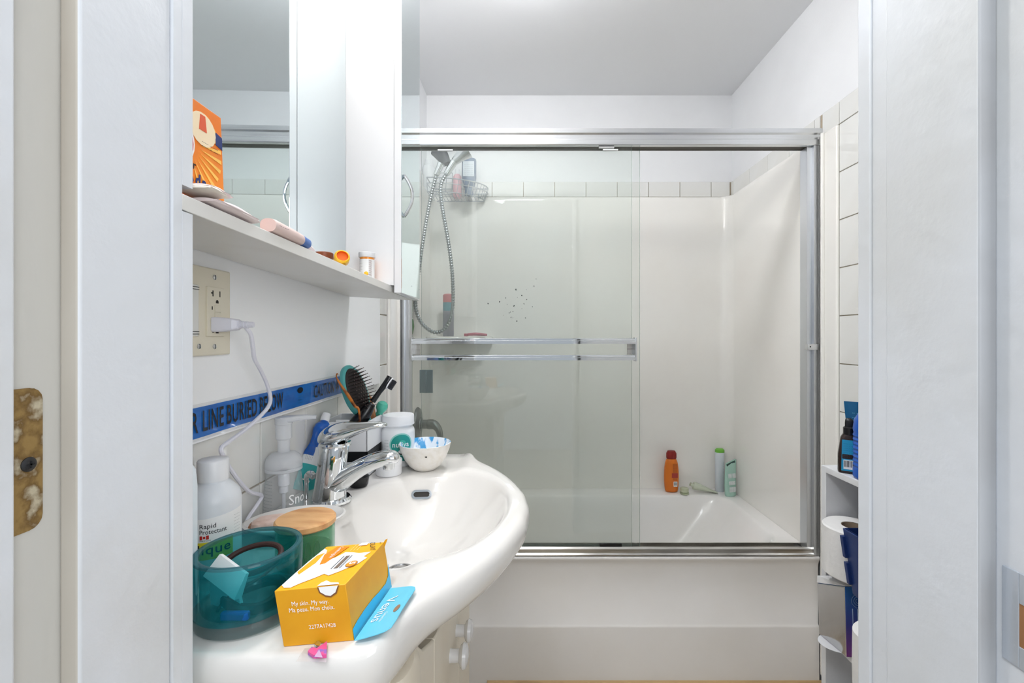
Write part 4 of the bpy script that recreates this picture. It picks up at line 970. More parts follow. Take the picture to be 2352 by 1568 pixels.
for i in range(-2, 3):
    for k in range(-5, 4):
        a_ = hp2(i*0.0021, k*0.0024-0.002, 0.0085); g.append(tube([a_, a_+side*0.0085], [0.0009, 0.0011], 5))
o = mk('bristles', join(*g), mat('charcoal_bristle', (50, 50, 56), 0.6), tbh); o['kind'] = 'stuff'
mk('ring_seam', tube([body[0]-0.002*axb, body[0]+0.001*axb], 0.0088, 16), M_screw, tbh)
# thin amber pick
pk = thing('amber_hair_pick', 'thin amber pick with hooked end in front of the hair brush', 'pick')
pp = [P(777, 860, 0.945), P(774, 858, 0.945), P(773, 866, 0.946), P(783, 884, 0.949), P(800, 908, 0.954), P(815, 932, 0.959), P(825, 946, 0.962), Vector((-0.350, 0.966, ZS+0.06))]
mk('shaft', tube(pp, [0.0009, 0.0012, 0.0015, 0.0024, 0.0036, 0.0030, 0.0024, 0.002], 10, 5), mat('amber_tortoise', (190, 112, 40), 0.25, var=(70, 30, 18), vscale=60, vlo=0.45, vhi=0.7), pk)
# wooden comb behind
wc = thing('wooden_comb', 'orange brown wooden comb end behind the toothbrush', 'comb')
a0 = P(850, 925, 1.045)
mk('grip', loft([[(q.x+u, q.y+v, q.z) for u, v in superell(w, 0.004, 20, 3)] for q, w in ((P(846, 906, 1.045), 0.003), (P(848, 912, 1.045), 0.0055), (P(852, 935, 1.045), 0.0075), (P(856, 956, 1.045), 0.008), (Vector((-0.35, 1.045, ZS+0.01)), 0.008))]), mat('comb_wood', (190, 128, 84), 0.5), wc)
# teal bulb
tbx = thing('teal_bulb', 'small teal rubber bulb on the holder rim', 'bulb')
c = P(877, 934, 1.052)
Mb = Matrix.Translation(c) @ Matrix.Rotation(0.35, 4, 'Y')
mk('bulb', xf(lathe([(0.001, 0.0140), (0.006, 0.0128), (0.011, 0.009), (0.0132, 0.002), (0.0125, -0.004), (0.0095, -0.009), (0.0075, -0.013), (0.007, -0.017)], 28), Mb), mat('mint_rubber', (86, 190, 166), 0.45), tbx)
mk('stem', tube([c+Vector((-0.006, 0, -0.016)), Vector((-0.352, 1.052, oz-0.01)), Vector((-0.36, 1.052, ZS+0.02))], 0.0045, 12, 3), mat('mint_rubber', (86, 190, 166), 0.45), tbx)

# toothpaste
tpst = thing('toothpaste_tube', 'crumpled blue and teal toothpaste tube standing cap up against the tiles', 'toothpaste')
T0 = Vector((-0.418, 0.862, ZS+0.003)); T1 = P(742, 985, 0.95)
T0 = P(694, 1145, 0.872); T0.z = ZS+0.002
T1 = P(745, 968, 0.945)
axt = (T1-T0).normalized(); L = (T1-T0).length
nt_ = Vector((0.75, -0.65, 0)); nt_ = (nt_-axt*nt_.dot(axt)).normalized(); wt = axt.cross(nt_)
secs = [(0, 0.021, 0.0016), (0.03, 0.021, 0.002), (0.2, 0.021, 0.007), (0.4, 0.0205, 0.0095), (0.55, 0.018, 0.009), (0.66, 0.0145, 0.006), (0.76, 0.0165, 0.008), (0.86, 0.0185, 0.0125), (0.93, 0.0165, 0.014), (0.97, 0.011, 0.011), (1.0, 0.008, 0.008)]
rings = []
for s, a, b in secs:
    c = T0+axt*(L*s)+nt_*(0.003*math.sin(s*9))
    rings.append([tuple(c+wt*u+nt_*v) for u, v in superell(a, b, 30, 2.2)])
M_tpw = mat('paste_white', (232, 236, 240), 0.3); M_tpt = mat('paste_teal', (40, 170, 172), 0.3); M_tpb = mat('paste_blue', (28, 96, 190), 0.3)
def tpm(c, n):
    d = c-T0; s = d.dot(axt)/L; u = d.dot(wt)/0.02
    if s < 0.37: return 1
    if u < 0.18*math.sin(s*9)+0.05: return 2 if s > 0.46 else 0
    return 0
def resec(secs, k):
    o = []
    for i in range(len(secs)-1):
        for t in range(k):
            f = t/k; o.append(tuple(secs[i][q]*(1-f)+secs[i+1][q]*f for q in range(3)))
    o.append(secs[-1]); return o
rings = []
for s, a, b in resec(secs, 4):
    c = T0+axt*(L*s)+nt_*(0.003*math.sin(s*9))
    rings.append([tuple(c+wt*u+nt_*(v+0.0008*math.sin(s*40+u*200))) for u, v in superell(a, b, 40, 2.2)])
mk('body', loft(rings), [M_tpw, M_tpt, M_tpb], tpst, fmat=tpm)
mk('cap', xf(lathe([(0.0088, 0), (0.0092, 0.001), (0.0085, 0.016), (0.0078, 0.0175), (0.001, 0.0175)], 24), Matrix.Translation(T1) @ axt.to_track_quat('Z', 'Y').to_matrix().to_4x4()), M_plastic_w, tpst)
sgn = -1 if wt.x < 0 else 1
def tpl(body, s, u, size, m, width, flip=False, dirv=None, w=0.0115):
    o_ = T0+axt*(L*s)+wt*u+nt_*w
    lettering(body, o_, dirv or axt, (-wt if True else wt) if (axt.cross(-wt)).dot(nt_) > 0 else wt, size, m, tpst, width)
tpl('do', 0.08, 0.004, 0.022, M_whiteink, 0.022, w=0.0075)
tpl('--- -- ----', 0.50, 0.006, 0.006, M_whiteink, 0.04, w=0.0105)
for i in range(5): tpl('---- -- ---', 0.40, -0.006-0.003*i, 0.004, M_inkgrey, 0.04, w=0.0105-0.0006*i)
o_ = T0+axt*(L*0.10)+wt*(-0.008)+nt_*0.0080
# nutiva jar
nj = thing('coconut_oil_jar', 'white plastic jar with teal round label behind the bowl', 'jar', None, (P(914, 1060, 1.06).x, 1.062, ZS+0.0003))
M_milky = mat('milky_plastic', (232, 234, 236), 0.3)
mk('body', lathe([(0.033, 0), (0.037, 0.004), (0.038, 0.012), (0.038, 0.076), (0.036, 0.084), (0.032, 0.088), (0.032, 0.094)], 40), M_milky, nj)
mk('lid', lathe([(0.0345, 0.0935), (0.0362, 0.0945), (0.0362, 0.113), (0.0350, 0.1155), (0.001, 0.1155)], 40), M_plastic_w, nj)
mk('lid_ridge', lathe([(0.0368, 0.0935), (0.0368, 0.0965)], 40), M_plastic_w, nj)
M_nt = mat('label_teal', (28, 146, 136), 0.4)
def disc_cyl(R, a_c, zc, ru, rv, lift_, m, name):
    V = [((R+lift_)*math.cos(a_c), (R+lift_)*math.sin(a_c), zc)]; Fc = []; n = 28; K = 7
    for k in range(1, K+1):
        for j in range(n):
            t = 2*PI*j/n; a = a_c+ru*k/K*math.cos(t)/R
            V.append(((R+lift_)*math.cos(a), (R+lift_)*math.sin(a), zc+rv*k/K*math.sin(t)))
    for j in range(n):
        Fc.append((0, 1+j, 1+(j+1) % n))
        for k in range(K-1): Fc.append((1+k*n+j, 1+(k+1)*n+j, 1+(k+1)*n+(j+1) % n, 1+k*n+(j+1) % n))
    return mk(name, (V, Fc), m, nj)
ac = -PI/2+0.45
disc_cyl(0.038, ac, 0.053, 0.0265, 0.0255, 0.0004, mat('label_glow', (150, 210, 200), 0.4), 'label_halo')
disc_cyl(0.038, ac, 0.053, 0.0230, 0.0225, 0.0008, M_nt, 'label_disc')
disc_cyl(0.038, ac+0.06, 0.054, 0.0085, 0.009, 0.0011, mat('label_sun', (70, 180, 160), 0.4), 'label_sun')
disc_cyl(0.038, ac+0.12, 0.036, 0.012, 0.006, 0.0012, mat('coco_dark', (60, 44, 36), 0.5), 'label_coconut')
disc_cyl(0.038, ac+0.12, 0.0375, 0.011, 0.005, 0.0016, M_whiteink, 'label_coconut_flesh')
patch_cyl(0, 0, 0.038, ac-0.55, ac+0.4, 0.016, 0.028, M_nt, nj, 'label_band')
lettering_cyl('nutiva', 0, 0, 0.038, ac-0.49, 0.048, 0.0165, M_whiteink, nj, 0.037, 0.01, lift=0.0018)
for i in range(7): lettering_cyl('-- ---', 0, 0, 0.038, ac-1.05, 0.022+0.0065*i, 0.006, M_inkgrey, nj, 0.011, lift=0.0006)
lettering('-- ---', (-0.012, 0.0, 0.1157), (1, 0.1, 0), (0, 1, 0), 0.006, mat('lid_ink', (200, 202, 206), 0.5), nj, 0.024)
# little white tub
wt_ = thing('small_white_tub', 'small round white tub below the spout beside the bowl', 'tub', None, (P(892, 1080, 0.98).x, 0.985, ZS+0.0003))
mk('body', lathe([(0.0255, 0), (0.027, 0.002), (0.027, 0.022)], 36), M_plastic_w, wt_)
mk('lid', lathe([(0.0275, 0.0222), (0.0278, 0.023), (0.0278, 0.031), (0.0265, 0.0325), (0.001, 0.0325)], 36), M_plastic_w, wt_)
# bowl
bwx, bwy = P(976, 1080, 1.02).x, 1.022
bz = ZS+lift(bwx, bwy)
bo = thing('speckled_bowl', 'small white bowl with blue marbled inside on the sink corner', 'bowl', None, (bwx, bwy, bz+0.0003))
M_bin = mat('blue_marble', (238, 242, 246), 0.25, var=(70, 160, 214), vscale=55, vlo=0.5, vhi=0.56, stretch=(1, 1, 0.35))
M_bout = mat('bowl_glaze', (240, 236, 230), 0.3, var=(232, 226, 216), vscale=90)
mk('outside', lathe([(0.022, 0), (0.024, 0.001), (0.035, 0.010), (0.046, 0.026), (0.0545, 0.046), (0.057, 0.058), (0.0568, 0.0595)], 44, True, False), M_bout, bo)
mk('inside', lathe([(0.0568, 0.0595), (0.0555, 0.0598), (0.0545, 0.058), (0.052, 0.046), (0.043, 0.027), (0.032, 0.012), (0.02, 0.004), (0.001, 0.003)], 44, False, False), M_bin, bo)
mk('chip', box(0.012, 0.0165, -0.0565, -0.0555, 0.040, 0.0425), M_dark, bo)

# foam pump bottle
fp_ = thing('foam_pump_bottle', 'clear foaming soap pump bottle standing by the tiles', 'pump bottle', None, (-0.4075, 0.767, ZS+0.0003))
M_cl = clear('clear_plastic', (0.97, 0.975, 0.98), 1.0, 0.13, (240, 243, 246))
M_frost = mat('frosted_plastic', (232, 234, 240), 0.3)
M_frostc = clear('frosted_clear', (0.95, 0.96, 0.97), 0.8, 0.40, (242, 244, 248), rough=0.15)
mk('body', lathe([(0.028, 0), (0.031, 0.003), (0.031, 0.012), (0.0295, 0.042), (0.0265, 0.068), (0.0255, 0.074), (0.024, 0.077)], 40, True, False), M_cl, fp_)
mk('collar', lathe([(0.0265, 0.073), (0.0285, 0.074), (0.0285, 0.078), (0.0275, 0.079), (0.0285, 0.080), (0.0285, 0.087), (0.026, 0.096), (0.019, 0.102), (0.0115, 0.104)], 40, True, True), M_frostc, fp_)
mk('pump_stem', lathe([(0.0095, 0.103), (0.0095, 0.124), (0.0125, 0.127), (0.0125, 0.150), (0.0135, 0.151), (0.0135, 0.161), (0.0125, 0.162)], 28), M_frostc, fp_)
mk('nozzle', xf(loft([[(x, v, z+w) for v, w in rrect(b, c_, 0.002, 3)] for x, z, b, c_ in ((-0.004, 0.158, 0.026, 0.010), (0.014, 0.159, 0.022, 0.009), (0.034, 0.160, 0.016, 0.007), (0.050, 0.159, 0.012, 0.005))]), Matrix.Rotation(0.35, 4, 'Z')), M_frostc, fp_)
mk('pump_chamber', lathe([(0.009, 0.073), (0.009, 0.048), (0.007, 0.046), (0.007, 0.036), (0.004, 0.034)], 20), M_frost, fp_)
mk('dip_tube', lathe([(0.0028, 0.035), (0.0028, 0.006)], 12), M_frost, fp_)
for i in range(11): lettering_cyl('---- -- --- --', 0, 0, 0.0313-0.0004*i, -2.35, 0.008+0.0052*i, 0.005, M_inkgrey, fp_, 0.022-0.0005*i)
lettering_cyl('Sno', 0, 0, 0.0312, -0.85, 0.022, 0.024, M_whiteink, fp_, 0.030, lift=0.001)
# rapid protectant bottle
AX, AY, AR = -0.4035, 0.588, 0.0315
rp = thing('protectant_bottle', 'white round bottle with screw cap and protectant label at the back of the sink', 'bottle', None, (AX, AY, ZS+0.0003))
M_hdpe = mat('translucent_white_plastic', (226, 230, 235), 0.35, sss=0.0)
mk('body', lathe([(0.029, 0), (AR, 0.003), (AR, 0.088), (AR-0.002, 0.098), (AR-0.010, 0.108), (0.0165, 0.112), (0.0155, 0.116)], 40), M_hdpe, rp)
mk('cap', loft([[((0.0172+(0.0005 if j % 2 else 0)-dr_)*math.cos(2*PI*j/72), (0.0172+(0.0005 if j % 2 else 0)-dr_)*math.sin(2*PI*j/72), z) for j in range(72)] for z, dr_ in ((0.114, 0), (0.1385, 0), (0.1405, 0.0015))]), M_plastic_w, rp, angle=80)
patch_cyl(0, 0, AR, math.radians(-178), math.radians(15), 0.006, 0.077, M_whiteink, rp, 'paper_label', ztop=lambda t: 0.074+0.010*max(0, t-0.55))
a0 = math.radians(-81)
lettering_cyl('Rapid', 0, 0, AR, a0, 0.0625, 0.0082, M_ink, rp, 0.0172, lift=0.0008)
lettering_cyl('Protectant', 0, 0, AR, a0, 0.0555, 0.0082, M_ink, rp, 0.0290, lift=0.0008)
for u0, u1 in ((0, 0.0028), (0.0068, 0.0096)): patch_cyl(0, 0, AR, a0+u0/AR, a0+u1/AR, 0.0492, 0.0540, M_red, rp, 'flag_bar', 4, 0.0008)
patch_cyl(0, 0, AR, a0+0.0036/AR, a0+0.0060/AR, 0.0503, 0.0530, M_red, rp, 'flag_leaf', 3, 0.0008)
lettering_cyl('Made in Canada', 0, 0, AR, a0, 0.0472, 0.0025, M_inkgrey, rp, 0.012, lift=0.0008)
patch_cyl(0, 0, AR, math.radians(-172), math.radians(-16), 0.024, 0.0455, mat('label_yellow', (232, 214, 48), 0.45), rp, 'yellow_band', 20, 0.0007)
lettering_cyl('Acrylique', 0, 0, AR, math.radians(-153), 0.031, 0.0165, M_ink, rp, 0.0745, 0.01, lift=0.0011)
for i in range(7): lettering_cyl('------ -- ----- ---', 0, 0, AR, math.radians(-13), 0.070-0.004*i, 0.003, M_inkgrey, rp, 0.010, lift=0.0008)
# pale blue bottle at jamb
pbq = thing('pale_blue_bottle', 'pale white bottle half hidden by the door frame at the sink end', 'bottle', None, (-0.367, 0.472, ZS+0.0003))
zt_ = 1.19-(1062-770)/F*0.47-ZS
mk('body', loft([[(u, v, z) for u, v in rrect(w, d, 0.008, 4)] for z, w, d in ((0, 0.030, 0.030), (0.004, 0.036, 0.036), (zt_-0.03, 0.036, 0.036), (zt_-0.012, 0.034, 0.034), (zt_-0.004, 0.028, 0.028), (zt_, 0.016, 0.016))]), mat('pale_blue_white_plastic', (226, 234, 240), 0.35), pbq)
mk('cap', lathe([(0.0075, zt_-0.001), (0.0075, zt_+0.012), (0.006, zt_+0.013)], 20), M_plastic_w, pbq)
mk('label_print', box(-0.0172, 0.0172, -0.0186, -0.0178, 0.035, 0.10), mat('label_teal', (28, 146, 136), 0.4), pbq)
# soap dish
sd = thing('soap_dish', 'white oval soap dish behind the jar with the wooden lid', 'soap dish')
dc = Vector((-0.3525, 0.698, ZS+0.0003))
dax = Vector((0.939, 0.344, 0)); day = Vector((-dax.y, dax.x, 0))
def dring(a, b, z): return [tuple(dc+dax*u+day*v+Vector((0, 0, z))) for u, v in superell(a, b, 44)]
DA, DB = 0.0715, 0.050
mk('dish', loft([dring(0.036, 0.026, 0.0), dring(0.038, 0.028, 0.003), dring(0.055, 0.038, 0.010), dring(DA-0.002, DB-0.002, 0.018), dring(DA, DB, 0.0205), dring(DA-0.003, DB-0.003, 0.0215), dring(DA-0.014, DB-0.013, 0.0165), dring(0.02, 0.015, 0.0145)]), M_porc, sd)
so = thing('soap_bar', 'worn pinkish bar of soap on the oval dish', 'soap')
sc_ = Vector((-0.374, 0.676, ZS+0.0003+0.0150))
rings = []
for z, k in ((0, 0.86), (0.003, 0.97), (0.007, 1.0), (0.011, 0.95), (0.0135, 0.80)):
    rings.append([tuple(sc_+dax*u*k+day*v*k+Vector((0, 0, z+0.0006*math.sin(u*220)))) for u, v in superell(0.030, 0.019, 32, 2.8)])
mk('bar', loft(rings), mat('soap_pink', (232, 206, 194), 0.5, var=(206, 170, 152), vscale=45, vlo=0.5, vhi=0.75, bump=0.5, bscale=60), so)
mk('worn_crust', tube([tuple(sc_+dax*(-0.030)+day*(-0.006)+Vector((0, 0, 0.006))), tuple(sc_+dax*(-0.0305)+day*0.0+Vector((0, 0, 0.006))), tuple(sc_+dax*(-0.029)+day*0.007+Vector((0, 0, 0.007)))], 0.0022, 8, 3), mat('soap_brown', (170, 124, 96), 0.7), so)

# green jar with wooden lid
JX, JY = -0.289, 0.598
gj = thing('green_glass_jar', 'green glass jar with round wooden lid in front of the soap dish', 'jar', None, (JX, JY, ZS+0.0003))
M_gg = clear('green_glass', (0.66, 0.86, 0.74), 1.0, 0.16, (120, 180, 145))
mk('glass', lathe([(0.029, 0), (0.034, 0.004), (0.0355, 0.012), (0.0358, 0.046), (0.0352, 0.049), (0.0335, 0.050), (0.0325, 0.047), (0.0325, 0.012), (0.030, 0.008), (0.001, 0.007)], 44), M_gg, gj)
mk('wax', lathe([(0.031, 0.009), (0.0318, 0.013), (0.0318, 0.022), (0.001, 0.022)], 32), mat('green_wax', (110, 176, 140), 0.5), gj)
mk('lid', lathe([(0.0320, 0.0505), (0.0352, 0.0515), (0.0372, 0.0535), (0.0372, 0.0590), (0.0352, 0.0612), (0.001, 0.0614)], 48), mat('light_wood', (214, 168, 116), 0.5, var=(190, 136, 86), vscale=14, stretch=(1, 5, 1), bump=0.2, bscale=60), gj)
for k in range(3):
    aa = -1.35+0.30*k; n = 20
    mk('leaf_relief', tube([((0.0358)*math.cos(aa+0.10*math.sin(t)), (0.0358)*math.sin(aa+0.10*math.sin(t)), 0.028+0.014*math.cos(t)) for t in [2*PI*i/n for i in range(n)]], 0.0007, 6, closed=True), M_gg, gj)

# teal tumbler
GX, GY, GR = -0.2985, 0.4925, 0.0520
tg = thing('teal_glass_tumbler', 'thick teal glass tumbler at the near end of the sink', 'tumbler', None, (GX, GY, ZS+0.0003))
M_tealg = mat('teal_glass', (118, 196, 202), 0.03, trans=1.0, ior=1.35)
M_tealc = clear('teal_coat', (0.42, 0.80, 0.83), 0.7, 0.16, (20, 140, 150))
M_clearbase = clear('clear_base', (0.66, 0.74, 0.74), 1.0, 0.22, (150, 160, 160))
mk('thick_base', lathe([(0.046, 0), (0.0500, 0.003), (0.0512, 0.008), (0.0514, 0.0145), (0.001, 0.0145)], 56), M_clearbase, tg)
mk('wall', lathe([(0.0508, 0.0148), (0.0518, 0.026), (GR, 0.048), (GR, 0.0700), (GR-0.001, 0.0718), (GR-0.0040, 0.0722), (GR-0.0065, 0.0715), (GR-0.007, 0.069), (GR-0.0075, 0.020), (GR-0.0085, 0.016)], 64, False, False), [M_tealc, clear('teal_rim', (0.40, 0.62, 0.66), 1.0, 0.45, (60, 112, 120))], tg, fmat=lambda c, n: 1 if c.z > 0.0695 else 0)
wcard = thing('folded_white_card', 'folded white card inside the teal tumbler', 'card', None, (GX, GY, ZS))
mk('card', hexa([(-0.037, -0.020, 0.050), (0.006, -0.036, 0.034), (0.009, -0.028, 0.032), (-0.034, -0.012, 0.048), (-0.030, -0.004, 0.0655), (0.010, -0.023, 0.0545), (0.011, -0.019, 0.053), (-0.029, 0.0, 0.064)]), M_whiteink, wcard, bevel=0.0005)
mk('fold', hexa([(-0.034, -0.012, 0.0165), (0.010, -0.030, 0.0165), (0.011, -0.026, 0.0165), (-0.032, -0.008, 0.0165), (-0.034, -0.014, 0.050), (0.008, -0.031, 0.034), (0.009, -0.028, 0.034), (-0.033, -0.010, 0.050)]), M_whiteink, wcard)
hd = thing('dark_hair_tie', 'dark brown hair tie loop inside the teal tumbler', 'hair tie', None, (GX, GY, ZS))
mk('loop', tube([(-0.004+0.030*math.cos(t), 0.012+0.020*math.sin(t), 0.052+0.008*math.sin(t+0.4)) for t in [2*PI*i/28 for i in range(28)]], 0.0030, 10, closed=True), mat('dark_brown_elastic', (58, 34, 30), 0.6), hd)
mk('strand', tube([(0.026, 0.008, 0.050), (0.018, -0.012, 0.044), (0.0, -0.020, 0.036), (-0.012, -0.026, 0.026), (-0.016, -0.028, 0.018)], 0.0016, 8, 5), mat('dark_brown_elastic', (58, 34, 30), 0.6), hd)
hd2 = thing('black_hair_tie', 'black hair tie lying at the bottom of the teal tumbler', 'hair tie', None, (GX, GY, ZS))
mk('loop', tube([(0.008+0.026*math.cos(t), -0.004+0.026*math.sin(t), 0.0225+0.003*math.sin(2*t)) for t in [2*PI*i/28 for i in range(28)]], 0.0055, 10, closed=True), M_black, hd2)
hd3 = thing('blue_hair_clip', 'small bright blue clip at the bottom of the teal tumbler', 'clip', None, (GX, GY, ZS))
mk('clip', box(-0.006, 0.022, -0.0405, -0.034, 0.0155, 0.024), mat('bright_blue_plastic', (20, 90, 200), 0.4), hd3, bevel=0.002)

# razor blade carton
bxr = thing('razor_cartridge_box', 'open yellow carton with blue hang flap at the near sink corner', 'box')
M_yel = mat('carton_yellow', (226, 160, 22), 0.45, var=(218, 150, 18), vscale=20)
M_yel2 = mat('carton_top_yellow', (244, 178, 30), 0.4)
e = 0.0004
c8 = [Vector(p) for p in ((-0.2327, 0.4377, ZS+e), (-0.1685, 0.4469, ZS+e), (-0.1595, 0.5405, ZS+e), (-0.224, 0.532, ZS+e), (-0.2418, 0.4377, 0.9440), (-0.1769, 0.4469, 0.9456), (-0.1673, 0.5385, 0.9456), (-0.2318, 0.530, 0.9440))]
mk('carton', hexa(c8), [M_yel, M_yel2], bxr, bevel=0.0006, fmat=lambda c, n: 1 if n.z > 0.7 else 0)
BL, BR_, BFR, BFL, TL, TR, FR, FL = c8
mk('rear_flap', hexa([FR+Vector((-0.004, -0.0008, -0.006)), FR+Vector((0.0006, -0.0008, -0.006)), FR+Vector((0.0006, 0, -0.006)), FR+Vector((-0.004, 0, -0.006)), FR+Vector((0.001, 0.000, 0.0022)), FR+Vector((0.0040, 0.000, 0.0036)), FR+Vector((0.0040, 0.001, 0.0036)), FR+Vector((0.001, 0.001, 0.0022))]), M_yel, bxr)
# printed side: blue wave low on the right face
def sidept(u, v, w=0):
    p = BR_.lerp(BFR, u).lerp(TR.lerp(FR, u), v); n_ = (BFR-BR_).cross(TR-BR_).normalized(); n_ = n_ if n_.x > 0 else -n_
    return p+n_*(0.0005+w)
M_sky = mat('carton_blue', (108, 202, 232), 0.4); M_sky_d = mat('carton_deep_blue', (58, 172, 214), 0.4)
wave = [(0, 0.0), (1, 0.0), (1, 0.42), (0.97, 0.24), (0.85, 0.16), (0.6, 0.16), (0.4, 0.165), (0.2, 0.17), (0.0, 0.22)]
wave = [(0, 0.0), (1, 0.0), (1.0, 0.52), (0.96, 0.30), (0.86, 0.22), (0.66, 0.23), (0.5, 0.26), (0.3, 0.26), (0.12, 0.24), (0.0, 0.20)]
mk('blue_wave', prism(wave, sidept, 0.0003), M_sky_d, bxr, smooth=False)
# hang flap
fo = [P(x, y, 1.0) for x, y in ((0, 0),)]
def fl(px, py, z):
    Y = (ZC-z)*F/(py-VY); return P(px, py, Y)
def wz(t): return ZS+0.004+0.0135*t
fpts = [fl(814, 1470, wz(0)), fl(840, 1466, wz(0.25)), fl(866, 1460, wz(0.5)), fl(884, 1454, wz(0.68)), fl(900, 1444, wz(0.82)), fl(912, 1424, wz(0.88)), fl(922, 1403, wz(0.92)), fl(938, 1376, wz(0.97)), fl(954, 1352, wz(1)), fl(953, 1346, wz(0.98)), fl(944, 1343.5, wz(0.85)), fl(925, 1346, wz(0.5)), fl(897, 1350.5, wz(0))]
nv = len(fpts)
V = [tuple(p) for p in fpts]+[tuple(p-Vector((0, 0, 0.0007))) for p in fpts]
cen = sum(fpts, Vector())/nv
def fplane(px, py):
    # height of the flap: rises away from the hinge line
    lo, hi = 0.885, 0.915
    return None
Fc = [tuple(range(nv)), tuple(reversed(range(nv, 2*nv)))]+[(i, nv+i, nv+(i+1) % nv, (i+1) % nv) for i in range(nv)]
# plane fit so that print lies on it
hgA, hgB, tipp = fpts[0], fpts[-1], fpts[8]
nf = (hgB-hgA).cross(tipp-hgA).normalized(); nf = nf if nf.z > 0 else -nf
V = []
flat = [p-nf*((p-hgA).dot(nf)) for p in fpts]
V = [tuple(p) for p in flat]+[tuple(p-nf*0.0007) for p in flat]
mk('hang_flap', (V, Fc), M_sky, bxr, smooth=False)
def fray(px, py):
    d = P(px, py, 1.0)-Vector((0, 0, ZC)); o_ = Vector((0, 0, ZC)); t = (hgA-o_).dot(nf)/d.dot(nf); return o_+d*t
va, vb = fray(908, 1372), fray(866, 1429)
vd = (vb-va).normalized(); vu = nf.cross(vd)
lettering('Venus', fray(893, 1374), vd, vu, 0.0185, M_whiteink, bxr, (fray(851, 1431)-fray(893, 1374)).length, lift=0.0006)
lettering('Gillette', fray(886, 1406), vd, vu, 0.0045, M_whiteink, bxr, (fray(872, 1428)-fray(886, 1406)).length, lift=0.0006)
hc_ = fray(911.6, 1396.7)
mk('hang_hole', prism([(0.0062*math.cos(t), 0.0030*math.sin(t)) for t in [2*PI*i/18 for i in range(18)]], lambda u, v, w: hc_+vd*u+vu*v+nf*(0.0003+w), 0.0002), mat('hole_brown', (150, 116, 92), 0.7), bxr, smooth=False)
# print on the front face
def frontpt(u, v, w=0):
    p = BL.lerp(BR_, u).lerp(TL.lerp(TR, u), v); n_ = (BR_-BL).cross(TL-BL).normalized(); n_ = n_ if n_.y < 0 else -n_
    return p+n_*(0.0005+w)
fux = BR_-BL; fuy = TL-BL
def on_front(body, u0, u1, v, size, bold=0.0):
    lettering(body, frontpt(u0, v), fux, fuy, size, M_whiteink, bxr, fux.length*(u1-u0), bold, lift=0.0004)
on_front('My skin. My way.', 0.215, 0.735, 0.715, 0.0062)
on_front('Ma peau. Mon choix.', 0.165, 0.805, 0.605, 0.0062)
on_front('2277A17428', 0.40, 0.78, 0.285, 0.0055, 0.0)
# print on the top face
def toppt(u, v, w=0):  # u along width (left to right), v from near to far
    p = TL.lerp(TR, u).lerp(FL.lerp(FR, u), v); return p+Vector((0, 0, 0.0005+w))
def top_poly(pts, m, name, w=0.0002, l=0): return mk(name, prism(pts, lambda u, v, q: toppt(u, v, q+l), w), m, bxr, smooth=False)
M_splash = mat('splash_white', (240, 240, 240), 0.5, var=(222, 224, 230), vscale=60)
M_deep_or = mat('deep_orange_print', (232, 138, 20), 0.45)
top_poly([(0.02, 0.10), (0.10, 0.04), (0.20, 0.03), (0.27, 0.10), (0.42, 0.20), (0.50, 0.27), (0.60, 0.22), (0.72, 0.30), (0.90, 0.45), (0.96, 0.58), (0.88, 0.62), (0.93, 0.73), (0.74, 0.72), (0.60, 0.76), (0.48, 0.78), (0.40, 0.66), (0.30, 0.60), (0.20, 0.70), (0.10, 0.88), (0.02, 0.93), (0.0, 0.6), (0.01, 0.3)], M_splash, 'milk_splash')
top_poly([(0.26, 0.50), (0.33, 0.52), (0.44, 0.93), (0.22, 0.95), (0.15, 0.75)], M_deep_or, 'orange_swash', l=0.0003)
top_poly([(0.03, 0.36), (0.10, 0.30), (0.16, 0.55), (0.12, 0.80), (0.04, 0.74)], M_yel2, 'yellow_swash', l=0.0003)
top_poly([(0.50, 0.33), (0.70, 0.36), (0.70, 0.66), (0.50, 0.64)], mat('cartridge_grey', (226, 228, 232), 0.4), 'cartridge_picture', l=0.0003)
top_poly([(0.575, 0.36), (0.635, 0.365), (0.635, 0.66), (0.575, 0.655)], mat('cartridge_brown', (120, 104, 92), 0.4), 'cartridge_strip', l=0.0006)
for u in (0.53, 0.66): top_poly([(u, 0.36), (u+0.012, 0.36), (u+0.012, 0.66), (u, 0.66)], M_inkgrey, 'cartridge_blade', l=0.0006)
top_poly([(0.80+0.085*math.cos(t), 0.44+0.075*math.sin(t)) for t in [2*PI*i/24 for i in range(24)]], mat('badge_rim', (150, 96, 50), 0.5), 'badge_rim', l=0.0006)
top_poly([(0.80+0.075*math.cos(t), 0.44+0.066*math.sin(t)) for t in [2*PI*i/24 for i in range(24)]], mat('badge_orange', (238, 150, 30), 0.5), 'badge_disc', l=0.0009)
tdn = -(FL-TL); trt = TR-TL
lettering('5', toppt(0.765, 0.475, 0.001), tdn, trt, 0.0085, M_whiteink, bxr, 0.0055, 0.02, lift=0.0004)
lettering('OLAY', toppt(0.76, 0.99, 0.0002), Vector((0.35, -1, 0)), Vector((1, 0.35, 0)), 0.0085, M_ink, bxr, 0.021, lift=0.0004)
lettering('with', toppt(0.93, 0.985, 0.0002), Vector((0.35, -1, 0)), Vector((1, 0.35, 0)), 0.003, M_ink, bxr, 0.005, lift=0.0004)
for i in range(3): lettering('---- --- ----', toppt(0.53+0.055*i, 0.97, 0.0002), tdn, trt, 0.004, M_whiteink, bxr, 0.016, lift=0.0005)
lettering('Comfortglide', toppt(0.30, 0.92, 0.0006), tdn, trt, 0.0055, M_whiteink, bxr, 0.026, lift=0.0005)
top_poly([(0.60, 0.93), (0.74, 0.93), (0.735, 1.0), (0.61, 1.0)], M_whiteink, 'coconut_piece', l=0.0004)
